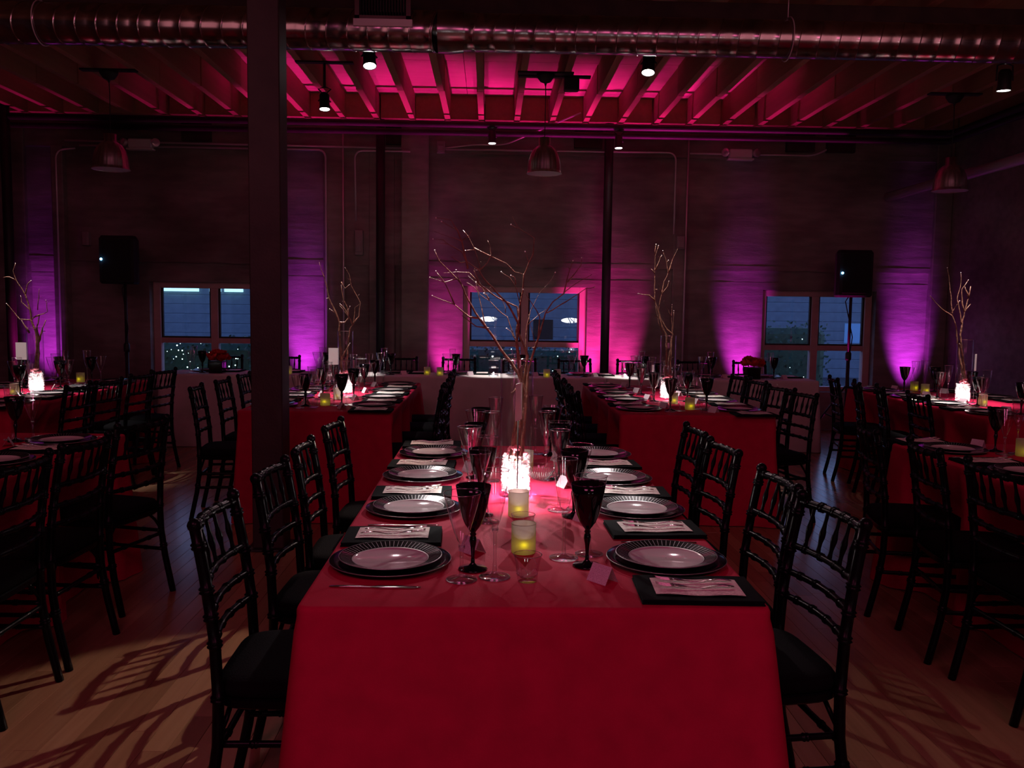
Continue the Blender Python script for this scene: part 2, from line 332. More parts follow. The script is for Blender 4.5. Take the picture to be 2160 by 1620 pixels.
# ---- walls
def build_walls():
    # back wall with three window openings; upper part stands proud of the lower part
    mb = MB(); xs = [XL]+[v for w in WIN for v in w]+[XR]
    T = WY+0.32
    mb.box(XL, WY, 0, XR, T, WZ0)
    for i in range(0, len(xs), 2): mb.box(xs[i], WY, WZ0, xs[i+1], T, WZ1)
    mb.box(XL, WY, WZ1, XR, T, 1.80)
    mb.box(XL, WY-0.012, 1.80, XR, T, 2.0)
    mb.box(XL, WY-0.05, 2.0, XR, T, 3.36); mb.box(XL, WY-0.085, 3.36, XR, T, DK+0.05)
    w = struct('wall_back', mb.mesh('wall_back', 'concrete'))
    # ragged lips where the wall steps out
    rnd = random.Random(5)
    for (z, y, n, x0, x1) in ((2.0, WY-0.05, 90, XL, XR), (3.36, WY-0.085, 90, XL, XR), (1.8, WY-0.012, 80, XL, XR)):
        pts = []; 
        mb = MB(); dx = (x1-x0)/n; hs = [rnd.uniform(0.002, 0.016) for _ in range(n+1)]
        ds = [rnd.uniform(0.001, 0.005) for _ in range(n+1)]
        vs = []; fs = []
        for i in range(n+1):
            X = x0+i*dx; vs += [(X, y-ds[i], z+0.05), (X, y-ds[i], z-hs[i]), (X, y+0.05, z-hs[i]*0.5), (X, y+0.05, z+0.05)]
        for i in range(n):
            a = i*4; b = a+4
            fs += [(a, b, b+1, a+1), (a+1, b+1, b+2, a+2), (a+3, a, b, b+3)][:2]; fs.append((a, a+3, b+3, b))
        link('concrete_lip', mb.add(vs, fs, 0, False).mesh('lip', 'concrete'), w)
    # pilasters of the frame
    for (x0, x1, d, z1) in ((-1.09, -0.76, 0.20, DK), (-1.50, -1.18, 0.06, DK), (-5.28, -5.14, 0.16, 3.36), (2.26, 2.42, 0.07, 3.36), (5.50, XR, 0.10, DK), (-2.05, -1.80, 0.09, 3.36), (-6.2, -5.62, 0.12, DK)):
        link('pilaster', MB().bbox(x0, WY-d, 0, x1, WY+0.01, z1, 0.012).mesh('pilaster', 'concrete'), w)
    for px in (-3.72, -1.28, 1.0, 3.6, 4.1):
        link('pocket_shade', MB().box(px, WY-0.16, 3.44, px+0.34, WY-0.08, 3.66).mesh('pocket_shade', 'darkwood'), w)  # dark blocks stand in for the shade inside the beam recesses
    struct('wall_right', MB().box(XR, YB, 0, XR+0.25, WY+0.32, DK+0.05).mesh('wall_right', 'concrete'))
    struct('wall_left', MB().box(XL-0.25, YB, 0, XL, WY+0.32, DK+0.05).mesh('wall_left', 'concrete'))
    struct('wall_front', MB().box(XL-0.25, YB-0.25, 0, XR+0.25, YB, DK+0.05).mesh('wall_front', 'concrete'))
build_walls()
# ---- windows
def build_window(i, x0, x1):
    y = WY+0.17; z0, z1 = WZ0, WZ1; mid = (x0+x1)/2; zr = 1.03
    root = link('window_%d' % i, None); root['kind'] = 'structure'
    def bar(nm, a, b, c, d, e, f): link(nm, MB().bbox(a, c, e, b, d, f, 0.004).mesh(nm, 'frame'), root)
    bar('frame_jamb', x0, x0+0.085, y-0.05, y+0.05, z0, z1); bar('frame_jamb', x1-0.085, x1, y-0.05, y+0.05, z0, z1)
    bar('frame_head', x0+0.085, x1-0.085, y-0.05, y+0.05, z1-0.075, z1); bar('frame_sill', x0+0.085, x1-0.085, y-0.06, y+0.05, z0, z0+0.06)
    bar('mullion', mid-0.045, mid+0.045, y-0.045, y+0.045, z0+0.06, z1-0.075)
    for (a, b) in ((x0+0.085, mid-0.045), (mid+0.045, x1-0.085)):
        bar('meeting_rail', a, b, y-0.035, y+0.035, zr-0.03, zr+0.035)
        for (c, d) in ((z0+0.06, zr-0.03), (zr+0.035, z1-0.075)):
            link('pane', MB().box(a, y-0.003, c, b, y+0.003, d).mesh('pane', 'pane'), root)
        link('sash', MB().box(a, y-0.02, zr+0.035, a+0.02, y+0.02, z1-0.075).box(b-0.02, y-0.02, zr+0.035, b, y+0.02, z1-0.075).box(a+0.02, y-0.02, zr+0.035, b-0.02, y+0.02, zr+0.055).mesh('sash', 'darkwood'), root)
for i, (a, b) in enumerate(WIN): build_window(i+1, a, b)
# ---- ceiling: deck panels on joists
def build_ceiling():
    c = struct('ceiling', MB().box(XL, YB, DK+0.03, XR, WY, DK+0.1).mesh('ceiling', 'darkwood'))
    y = 8.92-1.22*11
    me = {}
    while y < WY:
        a = max(y, YB); b = min(y+1.22, WY)
        if b-a > 0.1:
            x = XL
            while x < XR:
                x1 = min(x+2.436, XR); link('deck_panel', MB().bbox(x+0.002, a+0.003, DK, x1-0.002, b-0.003, DK+0.025, 0.002).mesh('deck_panel', 'deck'), c); x = x1
        y += 1.22
    x = -0.119-0.406*18; k = 0
    j1 = MB().bbox(-0.031, -0, JB, 0.031, 6.05+4.75, DK-0.001, 0.003)
    me1 = MB().bbox(-0.033, YB, JB, 0.033, 8.95, DK-0.001, 0.004).mesh('joist', 'joist'); me2 = MB().bbox(-0.033, 8.96, JB, 0.033, WY-0.09, DK-0.001, 0.004).mesh('joist', 'joist')
    bl = MB().bbox(0.036, 10.32, JB+0.015, 0.37, 10.40, DK-0.002, 0.003).mesh('blocking', 'joist')
    while x < XR-0.05:
        if x > XL+0.05:
            link('joist', me1, c, (x, 0, 0)); link('joist', me2, c, (x+0.008*((k % 3)-1), 0, 0))
            if x+0.406 < XR: link('blocking', bl, c, (x, 0, 0))
        x += 0.406; k += 1
build_ceiling()

# ================================================================ STRUCTURAL THINGS
def beam():
    t = thing('timber_girder', 'dark deep timber girder crossing under the joists above the round duct', 'beam')
    link('girder_ply', MB().bbox(XL+0.01, 6.30, 3.36, XR-0.01, 6.37, JB-0.002, 0.004).mesh('girder', 'darkwood'), t)
    link('girder_ply', MB().bbox(XL+0.01, 6.375, 3.36, XR-0.01, 6.445, JB-0.002, 0.004).mesh('girder', 'darkwood'), t)
beam()
c0 = at_z(571, 1200, 0); 
t = thing('square_column', 'wide dark square column standing left of centre, reaching out of frame', 'column', (-1.315, 5.2, 0))
link('column_shaft', MB().bbox(-0.092, -0.092, 0.012, 0.092, 0.092, DK-0.3, 0.006).mesh('shaft', 'column'), t)
link('base_plate', MB().bbox(-0.13, -0.13, 0, 0.13, 0.13, 0.012, 0.003).mesh('plate', 'blacksteel'), t)
for (x, y, lab) in ((-1.313, 10.40, 'slim black post by back wall, left of the middle window'), (1.388, 10.40, 'slim black post by back wall, right of middle window'), (-5.45, 10.0, 'slim black post by back wall near the left edge of photo')):
    t = thing('slim_post', lab, 'column', (x, y, 0))
    link('post_shaft', MB().lathe([(0.053, 0.01), (0.053, DK-0.06)], 20).mesh('post', 'blacksteel'), t)
    link('base_plate', MB().bbox(-0.09, -0.09, 0, 0.09, 0.09, 0.01, 0.002).mesh('plate', 'blacksteel'), t)
    link('cap_plate', MB().bbox(-0.09, -0.075, DK-0.06, 0.09, 0.075, DK-0.045, 0.002).mesh('plate', 'blacksteel'), t)
def duct():
    t = thing('round_duct', 'large shiny galvanised spiral duct crossing the top of the room', 'duct')
    Y = 6.0; Z = 3.318
    def run(x0, x1, r):
        prof = []; x = x0; rnd = random.Random(int(r*1000))
        while x < x1-0.01:
            xe = min(x+0.136, x1); k = rnd.uniform(-0.0004, 0.0004)
            prof += [(r-0.001, x), (r+k, x+0.006), (r, (x+xe)/2), (r-k, xe-0.014), (r+0.002, xe-0.010), (r+0.002, xe-0.003), (r-0.001, xe-0.001)]
            x = xe
        T = Matrix(((0, 0, 1), (0.12, 1, 0), (1, 0, 0)))
        T = Matrix(((0, 0, 1), (0, 1, 0), (-1, 0, 0)))
        mb = MB(); n = 48; vs = []; fs = []
        for (q, X) in prof:
            for i in range(n):
                a = 2*PI*i/n; vs.append((X+0.045*math.cos(a-0.6), Y+q*math.cos(a), Z+q*math.sin(a)))
        for k in range(len(prof)-1):
            for i in range(n): j = (i+1) % n; fs.append((k*n+i, k*n+j, k*n+n+j, k*n+n+i))
        mb.add(vs, fs, 0, True); me = mb.mesh('duct_run', 'duct')
        return me
    link('duct_run', run(XL+0.02, -0.36, 0.134), t)
    link('duct_run', run(-0.22, XR-0.12, 0.124), t)
    n = 48
    mb = MB(); vs = []; fs = []; prof = [(0.139, -0.37), (0.140, -0.30), (0.137, -0.26), (0.130, -0.20)]
    for (q, X) in prof:
        for i in range(n): a = 2*PI*i/n; vs.append((X, Y+q*math.cos(a), Z+q*math.sin(a)))
    for k in range(len(prof)-1):
        for i in range(n): j = (i+1) % n; fs.append((k*n+i, k*n+j, k*n+n+j, k*n+n+i))
    link('duct_collar', mb.add(vs, fs, 0, True).mesh('collar', 'duct'), t)
    # supply register set into the camera side of the duct
    a = at_y(748, 40, 5.84); b = at_y(866, 40, 5.84)
    rg = link('register', MB().box(a.x, 5.84, 3.345, b.x, 5.95, 3.365).box(a.x, 5.84, 3.55, b.x, 5.95, 3.57).box(a.x, 5.84, 3.345, a.x+0.03, 5.95, 3.57).box(b.x-0.03, 5.84, 3.345, b.x, 5.95, 3.57)
              .box(a.x+0.03, 5.90, 3.36, b.x-0.03, 5.905, 3.55).mesh('register', ['duct']), t)
    link('duct_saddle', MB().box(a.x-0.01, 5.845, 3.30, b.x+0.01, 5.90, 3.345).mesh('saddle', 'plastic'), t)
    nl = 16
    for i in range(nl):
        X = a.x+0.04+(b.x-a.x-0.08)*i/(nl-1); link('louvre', MB().box(X-0.004, 5.848, 3.37, X+0.002, 5.89, 3.545).mesh('louvre', 'grille'), rg)
    for X in (-5.2, -3.0, 2.0, 4.2):
        mb = MB(); pts = [(X, Y+0.142*math.cos(q), Z+0.142*math.sin(q)) for q in [PI*2*i/24 for i in range(25)]]
        mb.tube(pts, 0.004, 6).tube([(X, Y, Z+0.142), (X, Y, JB)], 0.004, 6); link('hanger_strap', mb.mesh('strap', 'conduit'), t)
duct()
# black rigging pipes
def pipe(name, pts, r, lab, cat, mat='blacksteel', grp=None):
    return tag(link(name, MB().tube(pts, r, 14).mesh(name, mat)), lab, cat, grp)
def bend(p, c, q, r=0.07, n=6):     # rounded corner at c between p and q
    p, c, q = Vector(p), Vector(c), Vector(q); a = (p-c).normalized()*r; b = (q-c).normalized()*r
    return [tuple(c+a*(1-t)**2+b*t**2) for t in [i/n for i in range(n+1)]]
zP = 3.55
pipe('rigging_pipe', [(XL+0.02, 10.0, zP)]+bend((0, 10.0, zP), (5.28, 10.0, zP), (5.28, 7, zP), 0.1)+[(5.28, 6.55, zP)], 0.036, 'upper black rigging pipe running along the back wall under joists', 'pipe')
pipe('rigging_pipe', [(XL+0.02, 10.28, zP-0.035)]+bend((0, 10.28, zP-0.035), (5.40, 10.28, zP-0.035), (5.40, 7, zP-0.035), 0.1)+[(5.40, 6.55, zP-0.035)], 0.036, 'lower black rigging pipe just below and behind the upper one', 'pipe')
pipe('wall_pipe', [(4.90, WY-0.1, 2.92), (4.92, 1.0, 2.92)], 0.055, 'fat pipe running forward along the right wall, lit purple', 'pipe', 'conduit')
# conduits on the back wall
def cond(pts, lab, r=0.011):
    out = [pts[0]]
    for i in range(1, len(pts)-1): out += bend(pts[i-1], pts[i], pts[i+1], 0.11)
    out.append(pts[-1]); pipe('conduit', out, r, lab, 'conduit', 'conduit')
yc = WY-0.115
cond([(-4.95, yc, 3.365), (-2.01, yc, 3.365), (-2.01, yc, 0.2)], 'thin conduit running left of the wide column then bending down', 0.012)
cond([(-5.12, yc, 3.42), (-0.95, yc, 3.40)], 'long straight thin conduit on back wall, upper left', 0.012)
cond([(-5.0, yc, 3.33), (-5.21, yc-0.05, 3.30), (-5.21, yc-0.05, 0.2)], 'thin conduit dropping down the wall near left edge')
cond([(-0.98, yc-0.1, 3.345), (-1.645, yc-0.1, 3.345), (-1.645, yc, 2.52)], 'thin conduit bending down to the small wall box, left of middle')
cond([(-0.62, yc, 3.395), (2.25, yc, 3.405), (2.25, yc, 2.42)], 'bright pink-lit conduit above the middle window bending down at right')
cond([(2.40, yc, 3.60), (2.40, yc, 0.2)], 'vertical thin conduit right of the middle window')
cond([(2.42, yc, 3.40), (3.95, yc, 3.40), (4.4, yc, 3.62)], 'thin conduit passing behind the right emergency light')
cond([(-0.65, yc, 3.40), (-0.2, yc, 3.46), (0.15, yc, 3.46), (1.0, 9.98, 3.70)], 'short conduit slanting up to the ceiling above middle window', 0.009)
cond([(-1.80, yc, 3.6), (-1.80, yc, 0.2)], 'vertical thin conduit left of the small wall box')
for (px, py, w_, h_, lab) in ((757, 512, 0.10, 0.30, 'small pale wall box with conduit, left of the left slim post'), (1436, 512, 0.10, 0.16, 'small purple-lit wall box right of the middle window'), (181, 503, 0.08, 0.16, 'small dim wall box above the left speaker stand'), (930, 310, 0.10, 0.14, 'small junction box high on the pilaster')):
    p = at_y(px, py, WY-0.12)
    t = thing('wall_box', lab, 'electrical box', (p.x, WY-0.07, p.z-h_/2))
    link('back_box', MB().bbox(-w_/2, -0.07, 0, w_/2, 0.02, h_, 0.006).mesh('bx', 'boxgrey'), t)
    link('cover', MB().bbox(-w_/2*0.7, -0.085, h_*0.12, w_/2*0.7, -0.07, h_*0.6, 0.004).mesh('cv', 'boxgrey'), t)
for (px, py, lab) in ((292, 301, 'twin-head emergency light high on the wall, left'), (1565, 323, 'twin-head emergency light high on the wall, right')):
    p = at_y(px, py, WY-0.2); t = thing('emergency_light', lab, 'lamp', (p.x, WY-0.085, p.z))
    link('housing', MB().bbox(-0.14, -0.09, -0.055, 0.14, 0, 0.055, 0.012).mesh('hs', 'plastic'), t)
    link('tray', MB().bbox(-0.16, -0.10, -0.075, 0.16, 0, -0.056, 0.006).mesh('tr', 'plastic'), t)
    for s in (-1, 1):
        T = Matrix.Rotation(PI/2, 3, 'X') @ Matrix.Rotation(s*0.5, 3, 'Y')
        link('lamp_head', MB().lathe([(0.02, -0.02), (0.045, 0.0), (0.052, 0.045), (0.047, 0.052), (0.01, 0.046)], 20, 0, (s*0.175, -0.06, 0.01), T=T).mesh('hd', 'bulbglass'), t)

# ---- pendants
def pendant(x, y, zr, r, lab):
    zt_ = JB-zr
    t = thing('dome_pendant', lab, 'pendant lamp', (x, y, zr), group='unlit dome pendants')
    h = 0.30
    out = [(r*1.05, 0), (r*1.0, 0.012), (r*0.97, 0.03), (r*0.95, 0.08), (r*0.90, 0.13), (r*0.80, 0.18), (r*0.66, 0.22), (r*0.45, 0.25), (r*0.34, 0.258), (r*0.34, 0.33), (0.012, 0.335)]
    n = 72; vs = []; fs = []
    for (q, z) in out:
        for i in range(n):
            a = 2*PI*i/n; rr = q*(1+(0.018*math.cos(a*24) if 0.02 < z < 0.25 else 0)); vs.append((rr*math.cos(a), rr*math.sin(a), z))
    for k in range(len(out)-1):
        for i in range(n): j = (i+1) % n; fs.append((k*n+i, k*n+j, k*n+n+j, k*n+n+i))
    link('dome', MB().add(vs, fs, 0, True).mesh('dome', 'spun'), t)
    link('diffuser', MB().lathe([(r*1.02, 0.004), (0.001, 0.012)], 40, cap=False).mesh('diff', 'shade_in'), t)
    link('cord', MB().tube([(0, 0, 0.33), (0.004, 0, 0.7), (0, 0, JB-zr-0.1)], 0.0045, 8).mesh('cord', 'blacksteel'), t)
    link('mounting_plate', MB().bbox(-0.26, -0.04, zt_-0.016, 0.26, 0.04, zt_, 0.003).mesh('plate', 'blacksteel'), t)
    link('canopy', MB().lathe([(0.008, JB-zr-0.12), (0.012, JB-zr-0.1), (0.05, JB-zr-0.085), (0.082, JB-zr-0.04), (0.085, JB-zr-0.016)], 28).mesh('canopy', 'blacksteel'), t)
pendant(0.49, 8.2, 2.735, 0.158, 'ribbed metal dome pendant hanging in front of middle window wall')
pendant(4.58, 8.65, 2.705, 0.162, 'ribbed metal dome pendant at the right, before the slanting pipe')
pendant(-3.60, 8.4, 2.735, 0.165, 'ribbed metal dome pendant at the left above the left speaker')
t = thing('mounting_box', 'dark ceiling box beside the middle pendant canopy', 'ceiling fixture', (0.74, 8.3, JB))
link('plate', MB().bbox(-0.5, -0.03, -0.02, 0.18, 0.03, 0, 0.003).mesh('pl', 'blacksteel'), t)
link('fixture_body', MB().bbox(-0.07, -0.05, -0.14, 0.07, 0.05, -0.02, 0.01).mesh('fb', 'blacksteel'), t)

# ---- spotlights
def spotlight(loc, aim, top, lab, energy, deg=26, halo=0, hdeg=60, r=0.045, L=0.13):
    loc = Vector(loc); d = (Vector(aim)-loc).normalized(); q = d.to_track_quat('-Z', 'Y').to_matrix()
    t = thing('track_spotlight', lab, 'spotlight', loc)
    # local z axis points backwards along the beam; keep the can mostly upright
    v = (d+Vector((0, 0, -2.2))).normalized(); Q = v.to_track_quat('-Z', 'Y').to_matrix()
    link('can', MB().lathe([(r*1.08, 0.0), (r*1.1, 0.02), (r, 0.03), (r, L), (r*0.7, L+0.02), (0.01, L+0.022)], 24, T=Q, cap=False).mesh('can', 'blacksteel'), t)
    link('lens', MB().lathe([(r*0.97, 0.003), (0.001, 0.0035)], 24, T=Q, cap=False).mesh('lens', 'spotlens'), t)
    b = Q @ Vector((0, 0, L*0.6)); z = top-loc.z
    sx = r+0.012
    link('yoke', MB().tube([Q @ Vector((sx, 0, L*0.55)), Vector((sx, 0, L+0.05)), Vector((0, 0, min(z-0.005, L+0.07)))], 0.006, 6).tube([Q @ Vector((-sx, 0, L*0.55)), Vector((-sx, 0, L+0.05)), Vector((0, 0, min(z-0.005, L+0.07)))], 0.006, 6).mesh('yoke', 'blacksteel'), t)
    link('stem', MB().tube([(0, 0, min(z-0.012, L+0.06)), (0, 0, z)], 0.011, 8).mesh('stem', 'blacksteel'), t)
    if top == JB: link('mounting_plate', MB().bbox(-0.26, -0.03, z-0.014, 0.26, 0.03, z, 0.003).mesh('plate', 'blacksteel'), t)
    lp = loc+v*0.012
    spot('pin_beam', lp, aim, energy, WHT, deg, 0.7, 0.02)
    if halo: spot('halo_beam', lp, aim, halo, (1.0, 0.68, 0.74), hdeg, 1.0, 0.03)
gz = 3.36
A = at_y(780, 140, 6.37); spotlight(A, (0.10, 3.2, 0.85), gz, 'lit black spotlight under the duct, left of centre', 250, 16, 70, 42)
spot('side_beam', A, (1.55, 2.6, 0.0), 120, (1.0, 0.84, 0.76), 17, 0.8, 0.02)
A = at_y(1367, 154, 6.37); spotlight(A, (0.12, 3.2, 0.80), gz, 'lit black spotlight under the duct, right of centre', 250, 16, 70, 46)
spot('side_beam', A, (-1.32, 3.05, 0.0), 480, (1.0, 0.76, 0.64), 14, 0.3, 0.02)
A = at_y(2117, 192, 6.37); spotlight(A, (3.80, 6.80, 0.85), gz, 'lit black spotlight under the duct near right edge', 420, 24, 30, 50)
A = at_y(685, 231, 8.0); spotlight(A, (-1.17, 7.0, 1.1), JB, 'lit black spotlight hanging below joists right of the wide column', 420, 20, 15, 60)
A = at_y(1038, 303, 9.98); spotlight(A, (0.05, 9.25, 0.76), zP, 'lit black spotlight clamped to the rigging pipe above middle window', 400, 16, 0, r=0.042)
A = at_y(1305, 313, 9.98); spotlight(A, (1.55, 9.25, 0.76), zP, 'lit black spotlight clamped to the rigging pipe beside right slim post', 400, 16, 0, r=0.042)
# aimed from behind the duct and the wide column
spot('pin_beam', (-4.1, 6.50, 3.33), (-3.62, 6.90, 1.2), 330, WHT, 28, 1.0, 0.02)
spot('pin_beam', (-1.7, 6.50, 3.33), (-1.15, 7.0, 1.3), 260, WHT, 26, 1.0, 0.02)
spot('pin_beam', (0.9, 6.50, 3.33), (1.42, 6.87, 1.3), 330, WHT, 28, 1.0, 0.02)
spot('pin_beam', (-1.6, 10.0, 3.45), (-1.45, 9.25, 0.8), 400, WHT, 16, 0.7, 0.02)
spot('halo_beam', (-2.6, 2.6, 3.4), (-2.6, 3.2, 0.7), 8, (1.0, 0.6, 0.5), 80, 1.0, 0.05)
spot('halo_beam', (2.9, 2.6, 3.4), (2.9, 3.4, 0.7), 6, (1.0, 0.5, 0.45), 80, 1.0, 0.05)

# ---- loudspeakers on poles
for (x, lab) in ((-4.18, 'left'), (4.18, 'right')):
    z0 = 1.70 if x < 0 else 1.665
    t = thing('loudspeaker', 'black loudspeaker with blue light on pole, %s side of room' % lab, 'speaker', (x, 10.0, z0))
    vs = [(-0.19, -0.17), (0.19, -0.17), (0.205, -0.10), (0.12, 0.16), (-0.12, 0.16), (-0.205, -0.10)]
    mb = MB(); Z = [(0.0, 0.92), (0.02, 1.0), (0.50, 1.0), (0.535, 0.9)]
    V = [(a*s, b*s, z) for (z, s) in Z for (a, b) in vs]; fs = [tuple(range(5, -1, -1)), tuple(range(18, 24))]
    for k in range(3):
        for i in range(6): j = (i+1) % 6; fs.append((k*6+i, k*6+j, k*6+6+j, k*6+6+i))
    link('cabinet', mb.add(V, fs).mesh('cab', 'speaker'), t)
    link('grille', MB().bbox(-0.16, -0.178, 0.04, 0.16, -0.168, 0.49, 0.004).mesh('gr', 'grille'), t)
    link('led', MB().ball((-0.165, -0.182, 0.27), 0.014, 10, 6).mesh('led', 'led'), t)
    s = thing('speaker_stand', 'black tripod pole holding up the %s loudspeaker' % lab, 'stand', (x+0.02, 10.0, 0))
    link('pole', MB().tube([(0, 0, 0.12), (0, 0, 1.0)], 0.021, 12).tube([(0, 0, 0.98), (0, 0, z0)], 0.017, 12).mesh('pole', 'blacksteel'), s)
    link('collar', MB().lathe([(0.03, 0.93), (0.034, 0.95), (0.034, 1.01), (0.024, 1.03)], 14).mesh('collar', 'blacksteel'), s)
    for k in range(3):
        a = k*2*PI/3+0.5; e = (0.42*math.cos(a), 0.42*math.sin(a), 0.012)
        link('leg', MB().tube([(0.02*math.cos(a), 0.02*math.sin(a), 0.62), e], 0.011, 8).mesh('leg', 'blacksteel'), s)
        link('brace', MB().tube([(0.015*math.cos(a), 0.015*math.sin(a), 0.2), (0.24*math.cos(a), 0.24*math.sin(a), 0.29)], 0.008, 6).mesh('brace', 'blacksteel'), s)
    link('cable', MB().tube([(0.05, 0.05, z0+0.1), (-0.05, 0.03, z0-0.05), (0.03, -0.02, 1.2), (-0.01, -0.03, 0.9), (0.03, 0.0, 0.5), (0.05, 0.1, 0.02)], 0.006, 6).mesh('cable', 'blacksteel'), s)

# ================================================================ TABLES
def sstep(t): t = max(0.0, min(1.0, t)); return t*t*(3-2*t)
def cloth(x0, y0, x1, y1, mat, lab, grp, chairs=(), seed=1, flare=0.035, amp=0.012, zt=0.76):
    """tablecloth with drop to the floor; chairs = [(x or y side code, coordinate, depth)]"""
    rnd = random.Random(seed); r = 0.03; per = []
    def seg(a, b, n): return [(a[0]+(b[0]-a[0])*i/n, a[1]+(b[1]-a[1])*i/n) for i in range(n)]
    cx, cy = (x0+x1)/2, (y0+y1)/2
    def arc(ox, oy, a0): return [(ox+r*math.cos(a0+PI/2*i/6), oy+r*math.sin(a0+PI/2*i/6)) for i in range(6)]
    nx = int((x1-x0)/0.025); ny = int((y1-y0)/0.025)
    per = seg((x0+r, y0), (x1-r, y0), nx)+arc(x1-r, y0+r, -PI/2)+seg((x1, y0+r), (x1, y1-r), ny)+arc(x1-r, y1-r, 0)+seg((x1-r, y1), (x0+r, y1), nx)+arc(x0+r, y1-r, PI/2)+seg((x0, y1-r), (x0, y0+r), ny)+arc(x0+r, y0+r, PI)
    N = len(per); nor = []
    for i in range(N):
        a = Vector(per[i-1]); b = Vector(per[(i+1) % N]); d = (b-a).normalized(); nor.append(Vector((d.y, -d.x)))
    ph = [rnd.uniform(0, 6.28) for _ in range(5)]; S = [0]
    for i in range(1, N): S.append(S[-1]+(Vector(per[i])-Vector(per[i-1])).length)
    tot = S[-1]
    def fold(s):
        u = 2*PI*s/tot
        return 0.5*math.sin(u*7+ph[0])+0.35*math.sin(u*17+ph[1])+0.3*math.sin(u*29+ph[2])+0.15*math.sin(u*53+ph[3])
    levels = [(0.0, 0.0)]
    for k in range(1, 4): a = PI/2*k/3; levels.append((-0.012*(1-math.sin(a)), 0))
    zs = [zt-0.0, zt-0.003, zt-0.012, zt-0.03]+[zt-0.03-(zt-0.035)*k/22 for k in range(1, 23)]
    ins = [0.012, 0.004, 0.0, -0.0005]+[0]*22
    vs = []; fs = []
    for li, z in enumerate(zs):
        t = (zt-z)/zt
        for i in range(N):
            p = Vector(per[i]); n = nor[i]
            corner = 0
            for (qx, qy) in ((x0, y0), (x1, y0), (x1, y1), (x0, y1)):
                dd = (p-Vector((qx, qy))).length; corner = max(corner, math.exp(-(dd/0.10)**2))
            off = -ins[li] if li < 4 else flare*t+amp*t**0.8*fold(S[i])*1.0+corner*0.05*t
            if chairs and li >= 3:
                for (side, c, dep) in chairs:
                    d_ = None
                    if side == 'L' and n.x < -0.5: d_ = abs(p.y-c)
                    if side == 'R' and n.x > 0.5: d_ = abs(p.y-c)
                    if d_ is not None: 
                        off -= (dep+flare*t)*sstep((0.29-d_)/0.09)*sstep((zt-z)/0.27)
            q = p+n*off; vs.append((q.x, q.y, z))
    L = len(zs)
    for k in range(L-1):
        for i in range(N): j = (i+1) % N; fs.append((k*N+i, k*N+N+i, k*N+N+j, k*N+j))
    fs.append(tuple(range(N)))
    mb = MB(); mb.add(vs, fs, 0, True)
    # thin hem at the floor
    me = mb.mesh('tablecloth', mat); me.polygons[-1].use_smooth = False
    return tag(link('tablecloth', me), lab, 'tablecloth', grp)

# ---- chiavari chair
def rail_pts(x0, x1, y, z, bow, n=12):
    return [(x0+(x1-x0)*i/n, y-bow*math.sin(PI*i/n), z) for i in range(n+1)]
def bamboo(mb, pts, r, nodes, seg=8):
    P = [Vector(p) for p in pts]; D = [0]
    for i in range(1, len(P)): D.append(D[-1]+(P[i]-P[i-1]).length)
    T = D[-1]
    def pos(s):
        for i in range(1, len(P)):
            if s <= D[i]+1e-9: k = (s-D[i-1])/max(1e-9, D[i]-D[i-1]); return P[i-1].lerp(P[i], k)
        return P[-1]
    ss = [(0, r)]; 
    for i in range(1, 2*len(P)): ss.append((T*i/(2*len(P)), r))
    for nd in nodes: s = nd*T; ss += [(s-0.010, r), (s-0.005, r*1.35), (s-0.001, r*1.1), (s+0.001, r*1.1), (s+0.005, r*1.35), (s+0.010, r)]
    ss.append((T, r)); ss = [a for a in ss if 0 <= a[0] <= T]; ss.sort()
    mb.tube([pos(s) for s, _ in ss], [q for _, q in ss], seg)
CH = {}
